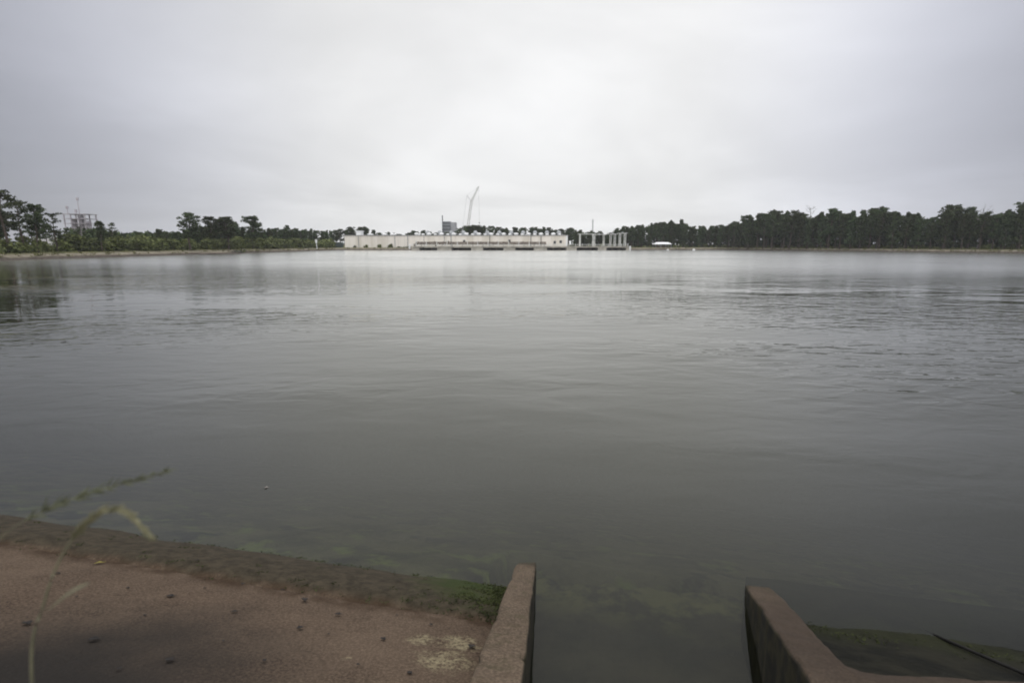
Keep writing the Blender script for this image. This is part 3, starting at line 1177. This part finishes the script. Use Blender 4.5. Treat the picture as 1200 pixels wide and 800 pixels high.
for px, v0, v1, w in ((650, 282.5, 285.5, 1.2), (657, 281.8, 284.8, 1.3), (597, 281, 284, 1.2), (544, 281.5, 284, 1.2)):
    x = fx(px)
    bm = bmesh.new()
    add_box(bm, x - w / 2, x + w / 2, FY - .06, FY + .1, fz(v1), fz(v0))
    w_ = obj('window', bm, GLASS, fac)
    bm = bmesh.new()
    z0, z1 = fz(v1), fz(v0)
    for (a0, a1, b0, b1) in ((x - w / 2 - .12, x + w / 2 + .12, z1 + .002, z1 + .12), (x - w / 2 - .12, x + w / 2 + .12, z0 - .12, z0 - .002),
                             (x - w / 2 - .12, x - w / 2 - .002, z0, z1), (x + w / 2 + .002, x + w / 2 + .12, z0, z1)):
        add_box(bm, a0, a1, FY - .1, FY + .05, b0, b1)
    obj('frame', bm, GREYM, w_)
bm = bmesh.new()
add_box(bm, fx(664.9) - .9, fx(664.9) + .12, FY - .12, FY + .4, 0.9, FZT - .01)
obj('corner_trim', bm, WHITEP, fac)
for px in (486, 511):
    bm = bmesh.new()
    x = fx(px)
    add_box(bm, x - .6, x + .6, FY - .08, FY + .05, 1.2, 3.6)
    obj('door', bm, RUSTM, fac)

# ------------------------------------------------------------------ pier in front of it
PY0, PY1 = 289.0, 299.0
pxx = lambda px: at_y(px, 286, PY0).x
pier = empty('pier', (0, 0, 0))
tag(pier, 'long concrete pier on blocks with dark openings at the waterline before the factory', 'pier')
X0, X1 = pxx(482), pxx(737)
bm = bmesh.new()
add_box(bm, X0, X1, PY0, PY1, 1.45, 2.0)
add_box(bm, X0 - .1, X1 + .1, PY0 - .15, PY0 + .2, 2.003, 2.2)
obj('deck', bm, PIERC, pier)
gaps = [(491, 512), (529, 552), (566, 590), (604, 626), (641, 664), (676, 701), (711, 734)]
edges = [482] + [v for g in gaps for v in g] + [737]
for a, b in zip(edges[::2], edges[1::2]):
    bm = bmesh.new()
    add_box(bm, pxx(a), pxx(b), PY0 + .25, PY1 - .2, -2.0, 1.447)
    obj('pier_block', bm, PIERC, pier)
bm = bmesh.new()
add_box(bm, X0 + .3, X1 - .3, PY1 - .18, PY1 - .05, -2.0, 1.44)  # dark sheet painted in for the shade inside the pier openings
obj('shade_sheet', bm, DARKM, pier)
for a, b in gaps:
    for f in (0.33, 0.66):
        x = pxx(a + (b - a) * f)
        bm = bmesh.new()
        add_tube(bm, [(x, PY0 + 1.2, -2), (x, PY0 + 1.2, 1.445)], 0.28, 8)
        obj('pile', bm, RUSTM, pier)
WEATHR = simple('rail_paint', (0.66, 0.66, 0.62), 0.6, 0.15, 1.0)
# railing with its posts along the edge of the deck
rail = empty('guard_rail', (0, 0, 0))
tag(rail, 'pale steel guard rail along the water edge of the pier deck', 'railing')
bm = bmesh.new()
for z in (2.75, 3.25):
    add_tube(bm, [(X0 + .3, PY0 + .45, z), (X1 - .3, PY0 + .45, z)], 0.07, 6)
obj('rails', bm, WEATHR, rail)
n = 34
for k in range(n):
    x = X0 + .4 + (X1 - X0 - .8) * k / (n - 1)
    bm = bmesh.new()
    add_tube(bm, [(x, PY0 + .45, 2.0), (x, PY0 + .45, 3.6)], 0.11, 6)
    obj('post', bm, WEATHR, rail)
# dark pipe rack on the deck
rack = empty('pipe_rack', (0, 0, 0))
tag(rack, 'rusty pipe rack with valves along the pier in front of the factory wall', 'pipe rack')
RY = 295.0
rx = lambda px: at_y(px, 286, RY).x
for z, r_ in ((3.55, 0.52), (4.4, 0.26)):
    bm = bmesh.new()
    add_tube(bm, [(rx(487), RY, z), (rx(640), RY, z)], r_, 10)
    obj('pipe', bm, RUSTM, rack)
for px in range(488, 641, 6):
    bm = bmesh.new()
    x = rx(px)
    add_box(bm, x - .12, x + .12, RY - .5, RY - .38, 2.0, 4.5)
    add_box(bm, x - .12, x + .12, RY + .38, RY + .5, 2.0, 4.5)
    add_box(bm, x - .12, x + .12, RY - .377, RY + .377, 3.15, 3.33)
    if (px - 488) % 12 == 0:
        add_box(bm, x - .17, x + .17, RY - .9, RY - .62, 2.0, 4.9 + (px % 5) * .22)
    obj('support', bm, WEATHR if (px - 488) % 12 == 0 else RUSTM, rack)
rg = random.Random(9)
for px in (490, 494, 502, 509, 514, 519, 525, 531, 560, 563, 569, 577, 582, 590, 612, 627, 632):
    bm = bmesh.new()
    x = rx(px) + .35
    hgt_ = rg.uniform(0.7, 1.6)
    add_tube(bm, [(x, RY - .55, 3.5), (x, RY - .55, 3.7 + hgt_)], 0.16, 8)
    add_tube(bm, [(x, RY - .55, 3.7 + hgt_ * .6), (x, RY - .55, 3.7 + hgt_ * .6 + .12)], 0.5, 10)
    obj('valve', bm, RUSTM, rack)

# pole lights / risers that stand on the deck
for px, v, lab in ((497, 277, 'dark pole on the pier, nearest to its left end'), (528.5, 276, 'dark pole on the pier below the distant tower'),
                   (574, 276, 'tall dark pole on the pier right of the crane'), (622, 279, 'short dark pole on the pier before the right half of the factory'),
                   (634, 277, 'dark pole on the pier right of a shorter pole')):
    x = at_y(px, 286, 291).x
    zt = at_y(px, v, 291).z
    r = empty('lamp_pole', (x, 291, 2.0))
    tag(r, lab, 'lamp pole')
    bm = bmesh.new()
    add_tube(bm, [(0, 0, 0), (0, 0, zt - 2.0)], [0.11, 0.08], 8)
    obj('pole', bm, DARKM, r)
    bm = bmesh.new()
    add_box(bm, -.3, .3, -.55, .15, zt - 1.97, zt - 1.8)
    obj('lamp_head', bm, GREYM, r)

WEATH = simple('weathered_white_paint', (0.60, 0.60, 0.56), 0.6, 0.15, 1.0)
# lifting gantries on the right end of the pier
GLAB = ['wide white gantry frame on the pier just right of the factory corner', 'white gantry frame second from the factory on the pier',
        'narrow white gantry frame in the middle of the pier end', 'braced white gantry frame at the water end of the pier']
for (pa, pb, v, thick), lab in zip(((680, 695.5, 274.5, .19), (697, 708, 275, .13), (716, 721, 274.5, .12), (727, 733, 273.5, .17)), GLAB):
    y = 292.0
    xa, xb = at_y(pa, 286, y).x, at_y(pb, 286, y).x
    zt = at_y(pa, v, y).z
    r = empty('gantry_frame', ((xa + xb) / 2, y, 2.0))
    tag(r, lab, 'gantry')
    hw = (xb - xa) / 2
    zt -= 2.0
    for sx_ in (-hw, hw):
        for yy in (0.0, 4.0):
            bm = bmesh.new()
            add_box(bm, sx_ - thick, sx_ + thick, yy - .2, yy + .2, 0.0, zt)
            obj('post', bm, WEATH, r)
    bm = bmesh.new()
    for yy in (0.0, 4.0):
        add_box(bm, -hw - 1.2, hw + 1.2, yy - .1, yy + .1, zt + .003, zt + .24)
    obj('beam', bm, WEATH, r)
    bm = bmesh.new()
    for sx_ in (-hw, hw):
        add_box(bm, sx_ - .12, sx_ + .12, .2, 3.8, zt * .62, zt * .62 + .22)
        add_tube(bm, [(sx_, .2, zt * .1), (sx_, 3.8, zt * .6)], .07, 5)
    obj('brace', bm, WEATH, r)
    bm = bmesh.new()
    add_box(bm, -.45, .45, 1.5, 2.5, zt + .2, zt + .9)
    add_tube(bm, [(0, 2, zt + .2), (0, 2, zt - 1.6)], .05, 5)
    obj('hoist', bm, GREYM, r)

# white posts, buoys, shed
for px, v, D, lab in ((480, 287, 297.5, 'short white post at the left end of the pier'), (738.5, 289, 297, 'short white post at the right end of the pier')):
    p = at_y(px, 286, D)
    zt = at_y(px, v, D).z
    r = empty('marker_post', (p.x, D, 0.6))
    tag(r, lab, 'post')
    bm = bmesh.new()
    add_box(bm, -.45, .45, -.4, .4, -.8, zt - .6)
    obj('post', bm, WHITEP, r)
    bm = bmesh.new()
    add_tube(bm, [(0, 0, zt - .597), (0, 0, zt - .45), (0, 0, zt - .2)], [.6, .55, .1], 8)
    obj('cap', bm, WHITEP, r)
for px, D, lab, s_ in ((783, 283, 'small white buoy on the water below the white shed', .7), (813.5, 280, 'larger white buoy floating right of the white shed', 1.0)):
    p = at_y(px, 286, D)
    r = empty('buoy', (p.x, D, 0))
    tag(r, lab, 'buoy')
    bm = bmesh.new()
    bmesh.ops.create_uvsphere(bm, u_segments=14, v_segments=9, radius=.75 * s_)
    for v_ in bm.verts:
        v_.co.z = v_.co.z * .8 + .25
    obj('float', bm, WHITEP, r, smooth=True)
    bm = bmesh.new()
    add_tube(bm, [(0, 0, .8 * s_), (0, 0, 1.5 * s_)], [.12, .07], 8)
    obj('topmark', bm, GREYM, r)
shed = empty('open_shed', (at_y(776, 286, 312).x, 312, 1.4))
tag(shed, 'small white roofed open shed on the far shore before the wood', 'shed')
bm = bmesh.new()
hw = 5.2
vs_ = [(-hw, -3, 1.9), (hw, -3, 1.9), (hw, 3, 1.9), (-hw, 3, 1.9), (-hw + 1.6, 0, 3.1), (hw - 1.6, 0, 3.1)]
v_ = [bm.verts.new(p) for p in vs_]
for f_ in ((0, 1, 5, 4), (1, 2, 5), (2, 3, 4, 5), (3, 0, 4), (0, 3, 2, 1)):
    bm.faces.new([v_[i] for i in f_])
obj('roof', bm, WHITEP, shed)
for sx_ in (-4.6, -1.5, 1.5, 4.6):
    for yy in (-2.6, 2.6):
        bm = bmesh.new()
        add_box(bm, sx_ - .1, sx_ + .1, yy - .1, yy + .1, -.4, 1.897)
        obj('post', bm, GREYM, shed)
bm = bmesh.new()
add_box(bm, -3.4, 3.4, -1, 1.8, -.4, 1.0)
obj('stored_crate', bm, RUSTM, shed)

# white lamp box on a post, left of the factory
p = at_y(371, 286, 262)
r = empty('utility_post', (p.x, 262, 1.3))
tag(r, 'white utility post with a box at the shore left of the factory', 'post')
bm = bmesh.new()
add_tube(bm, [(0, 0, -.3), (0, 0, 4.6)], [.2, .15], 8)
obj('pole', bm, WHITEP, r)
bm = bmesh.new()
add_box(bm, -.4, .4, -.55, -.22, 2.6, 4.3)
obj('box', bm, WHITEP, r)
# dark fence panels left of the factory
p0, p1 = at_y(378, 286, 303), at_y(403, 286, 303)
fen = empty('screen_fence', (p0.x, 303, 0.85))
tag(fen, 'dark green screen fence joining the left corner of the factory', 'fence')
FENM = simple('green_mesh', (0.035, 0.05, 0.045), 0.8, 0.2, .8)
L_ = p1.x - p0.x
bm = bmesh.new()
add_box(bm, 0, L_ - .4, -.04, .04, 0, 3.6)
obj('panel', bm, FENM, fen)
for k in range(6):
    bm = bmesh.new()
    add_tube(bm, [(L_ * k / 5 - (0.5 if k == 5 else 0), .12, -.3), (L_ * k / 5 - (0.5 if k == 5 else 0), .12, 3.8)], .07, 6)
    obj('post', bm, DARKM, fen)

# ------------------------------------------------------------------ far tower, crane, masts
m = Mat('tower_cladding')
sx = m.new('ShaderNodeSeparateXYZ')
m.l.new(m.pos, sx.inputs[0])
bz = m.ramp(m.math('SINE', m.math('MULTIPLY', sx.outputs['Z'], 1.9)), 0.2, 0.5)
c = m.mix(bz, (0.10, 0.105, 0.115), (0.17, 0.175, 0.185))
TOW = m.set(c, 0.7)
TOW2 = simple('tower_lit_face', (0.30, 0.30, 0.31), 0.7, 0.15, .2)  # lighter copy of the cladding, lit tone of the second face put in
TY = 560.0
tx = lambda px: at_y(px, 286, TY).x
tz = lambda v: at_y(600, v, TY).z
tow = empty('boiler_tower', (tx(526.5), TY, 1.6))
tag(tow, 'grey blocky tower with a thin stack rising far behind the factory', 'tower')
wv_ = tx(526.5)
ztop = tz(259.5) - 1.6
bm = bmesh.new()
add_box(bm, tx(519) - wv_, tx(528) - wv_, 0, 16, -.5, ztop)
obj('main_block', bm, TOW, tow)
bm = bmesh.new()
add_box(bm, tx(528) - wv_ + .01, tx(534) - wv_, 2, 16, -.5, ztop - .8)
obj('side_block', bm, TOW2, tow)
for k in range(1, 7):
    bm = bmesh.new()
    z = ztop * k / 7
    add_box(bm, tx(518.7) - wv_, tx(528.2) - wv_, -.8, -.003, z, z + .35)
    obj('gallery', bm, GREYM, tow)
bm = bmesh.new()
add_tube(bm, [(tx(519.5) - wv_, -2, 0), (tx(519.5) - wv_, -2, tz(252.5) - 1.6)], [.75, .55], 10)
obj('stack', bm, TOW, tow)

CRM = simple('crane_paint', (0.42, 0.41, 0.39), 0.6, 0.15, .3)


def lattice(bm, a, b, w0, w1, n, r):
    a, b = Vector(a), Vector(b)
    d = (b - a).normalized()
    u = d.cross(Vector((0, 1, 0))).normalized()
    v = d.cross(u)
    P = []
    for k in range(n + 1):
        f = k / n
        c = a.lerp(b, f)
        w = (w0 + (w1 - w0) * f) / 2
        P.append([c + u * w * i + v * w * j for i, j in ((-1, -1), (1, -1), (1, 1), (-1, 1))])
    for k in range(n):
        for q in range(4):
            add_tube(bm, [P[k][q], P[k + 1][q]], r, 5, False)
            add_tube(bm, [P[k][q], P[k + 1][(q + 1) % 4]], r * .6, 4, False)


CY = 520.0
cp = lambda px, v: at_y(px, v, CY)
b0, b1, b2 = cp(545.5, 274), cp(552.5, 236), cp(561, 218.5)
b0.z = 4.6
crane = empty('crawler_crane', (b0.x, CY, 1.6))
tag(crane, 'tall pale lattice boom crane with an angled jib behind the factory', 'crane')
OFF = Vector((b0.x, CY, 1.6))
bm = bmesh.new()
lattice(bm, b0 - OFF, b1 - OFF, 2.0, 1.8, 16, .17)
obj('boom', bm, CRM, crane)
bm = bmesh.new()
lattice(bm, b1 - OFF, b2 - OFF, 1.6, .8, 9, .15)
obj('jib', bm, CRM, crane)
bm = bmesh.new()
mast = cp(546.5, 230)
back_ = cp(540, 276)
back_.z = 5
add_tube(bm, [b1 - OFF, b1 - OFF + Vector((-4.5, 0, 5.5))], .14, 5)
add_tube(bm, [b1 - OFF + Vector((-4.5, 0, 5.5)), b2 - OFF], .06, 5)
add_tube(bm, [b1 - OFF + Vector((-4.5, 0, 5.5)), back_ - OFF], .06, 5)
add_tube(bm, [b2 - OFF, b2 - OFF + Vector((0.2, 0, -34))], .06, 5)
obj('cables', bm, DARKM, crane)
bm = bmesh.new()
add_box(bm, -.5, .5, -.5, .5, -2.2, -1.2)
bmesh.ops.translate(bm, vec=b2 - OFF + Vector((0.2, 0, -33)), verts=bm.verts)
obj('hook_block', bm, DARKM, crane)
bm = bmesh.new()
add_box(bm, -5, 3, -2, 2, 1.6, 4.6)
obj('cab', bm, CRM, crane)
for yy in (-3.2, 2.2):
    bm = bmesh.new()
    add_box(bm, -4.5, 4.5, yy, yy + 1.1, 0, 1.5)
    obj('track', bm, DARKM, crane)

p = at_y(694, 286, 352)
mz = at_y(694, 254, 352).z
r = empty('radio_mast', (p.x, 352, 1.5))
tag(r, 'thin grey lattice radio mast above the trees behind the gantries', 'mast')
bm = bmesh.new()
lattice(bm, (0, 0, -.3), (0, 0, mz - 3.2), .8, .5, 18, .10)
obj('lattice', bm, GREYM, r)
bm = bmesh.new()
add_tube(bm, [(0, 0, mz - 3.3), (0, 0, mz - 1.5)], .07, 6)
for z in (mz - 5.2, mz - 3.6):
    add_box(bm, -.9, .9, -.12, .12, z, z + .18)
obj('antenna', bm, WHITEP, r)

# process tower behind the left trees
PT = simple('pale_process_steel', (0.36, 0.33, 0.35), 0.7, 0.2, .3)
Y = 330.0
q = lambda px, v: at_y(px, v, Y)
px0 = q(92, 286).x
r = empty('process_tower', (px0, Y, 1.6))
tag(r, 'pale open steel process tower with thin masts seen through the left trees', 'tower')
x0, x1 = q(80, 286).x - px0, q(104, 286).x - px0
zt = q(92, 251).z - 1.6
bm = bmesh.new()
for x in (x0, x0 * .35, x1 * .35, x1):
    for y in (0, 9):
        add_box(bm, x - .25, x + .25, y - .25, y + .25, -.3, zt)
obj('columns', bm, PT, r)
for k in range(1, 8):
    bm = bmesh.new()
    z = zt * k / 7
    add_box(bm, x0 - .6, x1 + .6, -.7, 9.7, z, z + .3)
    obj('platform', bm, PT, r)
for (a, b, z0, z1) in ((x0 * .9, x0 * .4, 0.3, .85), (x0 * .2, x1 * .3, .15, .97), (x1 * .4, x1 * .95, .3, .8)):
    bm = bmesh.new()
    add_tube(bm, [((a + b) / 2, 4.5, zt * z0), ((a + b) / 2, 4.5, zt * z1)], abs(b - a) / 2, 14)
    obj('vessel', bm, PT, r)
for px, v in ((80.5, 241), (94, 231), (90, 245)):
    bm = bmesh.new()
    x = q(px, 286).x - px0
    add_tube(bm, [(x, 3, zt), (x, 3, q(px, v).z - 1.6)], [.28, .16], 6)
    z = q(px, v).z - 1.6
    add_box(bm, x - .7, x + .7, 2.7, 3.3, z - 1.8, z)
    obj('mast', bm, PT, r)
r = empty('warehouse', (q(112, 286).x, 300, 1.5))
tag(r, 'low pale building glimpsed between the left trees below the process tower', 'building')
bm = bmesh.new()
add_box(bm, -12, 9, 0, 14, -.3, 5.6)
obj('wall', bm, simple('pale_wall', (0.50, 0.48, 0.47), .7, .1, .3), r)
bm = bmesh.new()
vs_ = [(-12.4, -.4, 5.603), (9.4, -.4, 5.603), (9.4, 14.4, 5.603), (-12.4, 14.4, 5.603), (-12.4, 7, 7.2), (9.4, 7, 7.2)]
v_ = [bm.verts.new(p_) for p_ in vs_]
for f_ in ((0, 1, 5, 4), (1, 2, 5), (2, 3, 4, 5), (3, 0, 4), (0, 3, 2, 1)):
    bm.faces.new([v_[i] for i in f_])
obj('roof', bm, ROOFM, r)

# ------------------------------------------------------------------ driftwood pile and stick on the left shore
rg = random.Random(4)
bm = bmesh.new()
bmesh.ops.create_uvsphere(bm, u_segments=40, v_segments=20, radius=1.0)
for v_ in bm.verts:
    k_ = 1 + .25 * noise.noise(v_.co * 2.5)
    v_.co = Vector((-101.2 + v_.co.x * 4.6 * k_ + .048 * v_.co.y * 12, 178 + v_.co.y * 12 * k_, -.15 + v_.co.z * (.95 + .2 * noise.noise(v_.co * 5))))
tag(obj('sand_spit', bm, EARTH, smooth=True), kind='structure')
p = Vector((-98.6, 189, .55))
r = empty('driftwood_pile', p)
tag(r, 'dark pile of driftwood and brush at the waterline of the left bank', 'driftwood')
bm = bmesh.new()
for i in range(16):
    a = Vector((rg.uniform(-2.4, 2.2), rg.uniform(-1, 1), rg.uniform(-.5, .5)))
    d = Vector((rg.uniform(-1, 1), rg.uniform(-.4, .4), rg.uniform(-.1, .45))).normalized() * rg.uniform(1.0, 2.6)
    add_tube(bm, [a, a + d * .5 + Vector((0, 0, .1)), a + d], [.13, .10, .03], 6)
obj('branches', bm, DARKM, r)
bm = bmesh.new()
for i in range(6):
    clump(bm, rg, Vector((rg.uniform(-2, 1.5), rg.uniform(-.8, .8), rg.uniform(0, .7))), .8, .45, 40, .13)
obj('brush', bm, SHRUB, r)
p = Vector((-106.2, 195, 1.2))
bm = bmesh.new()
add_tube(bm, [(0, 0, -.4), (.05, 0, .9), (.1, 0, 1.9)], [.12, .11, .09], 7)
add_tube(bm, [(.05, 0, 1.2), (.7, .1, 1.7)], [.06, .03], 5)
stake = obj('wooden_stake', bm, BARK)
stake.location = p
tag(stake, 'short wooden stake on the sand above the driftwood pile', 'stake')

# ------------------------------------------------------------------ foreground small things
PIPEM = simple('black_pipe', (0.012, 0.011, 0.010), .7, .3, 8, spec=.2)
# steel pipe running down into the water on the right
ap = lambda px, py, h=0.0: at_plane(px, py, st(0, 0.34, -0.02 + h), WTIP_N)
sp_ = st(0, 0.34, -0.085 + 0.012)
e0 = at_plane(1056, 726, st(0, 0.34, -0.085 + 0.055), WTIP_N)
e1 = at_plane(1200, 789, st(0, 0.34, -0.085 + 0.025), WTIP_N)
dirp = (e1 - e0)
bm = bmesh.new()
add_tube(bm, [e0 - dirp * .05, e0 - dirp * .02, e0, e0 + dirp * .5 + Vector((0, 0, -.004)), e1, e1 + dirp * 0.5], 0.0135, 10)
add_tube(bm, [e0 - dirp * .004, e0 + dirp * .016], 0.021, 10)
pipe = obj('steel_pipe', bm, PIPEM, smooth=True)
tag(pipe, 'thin dark steel pipe slanting down into the water at the lower right', 'pipe')

# weed and algae tufts along the lip and the wet slab
ALGM = simple('algae_weed', (0.034, 0.040, 0.013), .8, .5, 12, spec=.15)
bm = bmesh.new()
rg = random.Random(63)


def tuft(p, n, r, sz):
    for _ in range(n):
        a = rg.uniform(0, 6.28)
        d = r * math.sqrt(rg.random())
        c = p + ax * (math.cos(a) * d) + nx * (math.sin(a) * d) + Vector((0, 0, -SLOPE * math.sin(a) * d))
        u = (ax * rg.uniform(-1, 1) + nx * rg.uniform(-1, 1) + Vector((0, 0, rg.uniform(-.1, .5)))).normalized()
        v = u.cross(rnd_unit(rg)).normalized()
        add_quad(bm, c + Vector((0, 0, .004 + .01 * rg.random())), u * sz * rg.uniform(.6, 1.6), v * sz * .35)


for k in range(130):
    s_ = -7.5 + 7.6 * rg.random() ** 0.45
    t_ = rg.choice((rg.gauss(-.02, .05), rg.gauss(-.25, .28), rg.gauss(-.88, .07)))
    if -1.15 < t_ < .08 and s_ < wall_left_s(t_) - .03:
        tuft(st(s_, t_, apron_z(s_, t_)), 7, .05, .009)
for k in range(150):
    t_ = -.95 + 1.0 * rg.random()
    s_ = wall_left_s(t_) - .02 - .55 * rg.random() ** 2.2
    tuft(st(s_, t_, apron_z(s_, t_)), 10, .06, .011)
for k in range(120):
    s_ = sI1 + .4 + 4.5 * rg.random()
    t_ = rg.gauss(.05, .13)
    if t_ < .16:
        tuft(st(s_, t_, right_z(s_, t_)), 8, .08, .010)
tag(obj('algae_mat', bm, ALGM), 'dark green algae and weed clinging along the wet concrete edge', kind='stuff')
# dead leaves and crumbs on the apron
LEAFM = simple('dead_leaf', (0.014, 0.010, 0.008), .8, .4, 20)
YLEAF = simple('yellow_leaf', (0.20, 0.17, 0.03), .7, .3, 20)
SN = Vector((nx.x * SLOPE, nx.y * SLOPE, 1)).normalized()


def leaf_bm(rg, size):
    bm = bmesh.new()
    n = 5
    rows = []
    for i in range(n + 1):
        f = i / n
        w = size * .42 * math.sin(math.pi * min(.98, max(.04, f))) * rg.uniform(.8, 1.15)
        z = size * (.04 * math.sin(f * 3.0) + .05 * rg.random())
        rows.append([bm.verts.new((size * (f - .5), -w, z + w * .15)), bm.verts.new((size * (f - .5), 0, z)), bm.verts.new((size * (f - .5), w, z + w * .2))])
    for r0, r1 in zip(rows, rows[1:]):
        for k in (0, 1):
            bm.faces.new((r0[k], r0[k + 1], r1[k + 1], r1[k]))
    g = bm.faces[:]
    ret = bmesh.ops.extrude_face_region(bm, geom=g)
    for v in ret['geom']:
        if isinstance(v, bmesh.types.BMVert):
            v.co.z += size * .05
    add_tube(bm, [(size * .48, 0, size * .05), (size * .75, size * .05, size * .12)], size * .025, 4)
    return bm


def on_apron(px, py, lift):
    p = at_plane(px, py, st(0, 0, 0.035), Vector((nx.x * SLOPE, nx.y * SLOPE, 1)))
    s, t = to_st(p)
    return st(s, t, apron_z(s, t) + lift), t


rg = random.Random(21)
for px, py, sz in ((200, 700, .07), (275, 718, .05), (357, 704, .085), (352, 737, .06), (199, 775, .065), (110, 751, .075), (32, 732, .07), (68, 673, .05), (396, 721, .06), (285, 683, .05), (449, 750, .055), (553, 759, .075), (232, 664, .05), (331, 690, .045), (150, 690, .035), (480, 790, .045), (262, 752, .03), (170, 722, .03), (310, 775, .035), (420, 780, .03), (90, 700, .03), (240, 690, .03), (505, 733, .04), (385, 744, .028), (140, 785, .04), (320, 722, .024), (465, 722, .03)):
    p, t = on_apron(px, py, 0.012)
    o = obj('dead_leaf', leaf_bm(rg, sz * .85), LEAFM)
    o.location = p
    o.rotation_euler = (SN.to_track_quat('Z', 'Y').to_euler().to_matrix() @ __import__('mathutils').Matrix.Rotation(rg.uniform(0, 6.28), 3, 'Z')).to_euler()
    tag(o, 'small dark dead leaf lying on the brown apron', 'leaf', 'dead leaves scattered on the apron')
p, t = on_apron(116, 661, 0.012)
o = obj('yellow_leaf', leaf_bm(rg, .07), YLEAF)
o.location = p
o.rotation_euler = (R(-20), R(5), .4)
tag(o, 'single yellow green leaf at the upper edge of the apron behind the grass stem', 'leaf')
# things afloat
for px, py, sz, mt, nm, lab in ((37, 403, .16, LEAFM, 'floating_leaf', 'dark scrap floating on the water near the left edge'),
                                (75, 401, .20, LEAFM, 'floating_leaf', 'larger dark scrap floating right of another near the left edge'),
                                (312, 571, .07, simple('pale_leaf', (.20, .18, .16), .6, .2, 20), 'floating_leaf', 'pale curled leaf floating in front of the apron')):
    o = obj(nm, leaf_bm(rg, sz * .8), mt)
    o.location = at_z(px, py, 0.004)
    o.rotation_euler = (0, 0, rg.uniform(-.4, .4))
    tag(o, lab, 'leaf')

# ------------------------------------------------------------------ grass stems close to the camera
m = Mat('grass_stem')
GSTEM = m.set(m.mix(m.ramp(m.noise(14, 3), .3, .7), (0.10, 0.097, 0.055), (0.165, 0.155, 0.09)), .7)
m = Mat('grass_seed')
GSEED = m.set(m.mix(m.ramp(m.noise(40, 3), .3, .7), (0.115, 0.11, 0.058), (0.195, 0.18, 0.10)), .8)
m = Mat('green_seed')
GSEED2 = m.set(m.mix(m.ramp(m.noise(40, 3), .3, .7), (0.060, 0.066, 0.034), (0.105, 0.110, 0.058)), .8)


def smooth_path(pts, n=8):
    out = []
    P = [pts[0]] + pts + [pts[-1]]
    for i in range(1, len(P) - 2):
        p0, p1, p2, p3 = P[i - 1], P[i], P[i + 1], P[i + 2]
        for k in range(n):
            t = k / n
            out.append(0.5 * ((2 * p1) + (p2 - p0) * t + (2 * p0 - 5 * p1 + 4 * p2 - p3) * t * t + (3 * p1 - p0 - 3 * p2 + p3) * t ** 3))
    out.append(pts[-1])
    return out


def seed_head(bm, path, n, ln, rad, rg, spread):
    for i in range(n):
        f = rg.random()
        k = f * (len(path) - 1)
        i0 = min(int(k), len(path) - 2)
        p = path[i0].lerp(path[i0 + 1], k - i0)
        d = (path[i0 + 1] - path[i0]).normalized()
        dr = (d * rg.uniform(.6, 1.0) + rnd_unit(rg) * spread).normalized()
        l2 = ln * rg.uniform(.5, 1.1) * (1 - .4 * f)
        add_tube(bm, [p, p + dr * l2 * .5, p + dr * l2], [rad * .5, rad, rad * .2], 4)


def grass(root, pts, head_from, lab, seedm, n, ln, leafpts, spread, seed, stem_r=.0026):
    rg = random.Random(seed)
    r = empty('grass_plant', root)
    tag(r, lab, 'grass')
    loc = [p - root for p in pts]
    path = smooth_path([Vector((0, 0, -.05))] + loc)
    rad = [stem_r * (1 - .7 * i / len(path)) for i in range(len(path))]
    bm = bmesh.new()
    add_tube(bm, path, rad, 7)
    obj('stem', bm, GSTEM, r, True)
    hp = path[int(len(path) * head_from):]
    bm = bmesh.new()
    seed_head(bm, hp, n, ln, .0016, rg, spread)
    obj('seed_head', bm, seedm, r)
    for lp in leafpts:
        q = smooth_path([p - root for p in lp])
        bm = bmesh.new()
        prev = None
        for i, c in enumerate(q):
            w = .006 * math.sin(math.pi * (0.15 + .83 * i / (len(q) - 1)))
            side_ = Vector((.55, .35, .75)).normalized()
            a, b = bm.verts.new(c - side_ * w), bm.verts.new(c + side_ * w)
            mid_ = bm.verts.new(c + Vector((0, -.002, 0)))
            if prev:
                bm.faces.new((prev[0], prev[1], mid_, a))
                bm.faces.new((prev[1], prev[2], b, mid_))
            prev = (a, mid_, b)
        obj('leaf_blade', bm, GSTEM, r)
    return r


GY = 0.72
g = lambda px, py, y=GY: at_y(px, py, y)


def ground_under(p):
    s, t = to_st(p)
    return Vector((p.x, p.y, apron_z(s, t)))


root = ground_under(g(22, 1000, GY))
grass(root, [root.lerp(g(36, 800), .6), g(37, 790), g(52, 705), g(72, 652), g(100, 614), g(126, 598), g(150, 602), g(176, 629)], .54,
      'arching dry grass stem with a drooping seed head at the lower left', GSEED, 300, .022,
      [[g(55, 715), g(82, 694), g(106, 682, .70)]], .34, 6)
root2 = ground_under(g(-120, 950, 0.85))
grass(root2, [root2.lerp(g(-60, 700, .85), .6), g(-50, 690, .85), g(0, 630, .85), g(60, 594, .85), g(120, 573, .85), g(195, 552, .85)], .58,
      'green feathery grass head leaning in over the water at the left', GSEED2, 85, .036, [], .38, 16, .0013)

# ------------------------------------------------------------------ haze
bm = bmesh.new()
add_box(bm, -1700, 1800, -1600, 2000, -6.0, 75)
m = Mat('haze')
m.n.remove(m.b)
pv = m.new('ShaderNodeVolumePrincipled')
pv.inputs['Color'].default_value = (0.93, 0.94, 0.96, 1)
pv.inputs['Density'].default_value = 0.00015
m.l.new(pv.outputs[0], m.out.inputs['Volume'])
hz = obj('haze', bm, m.m)
tag(hz, kind='stuff')
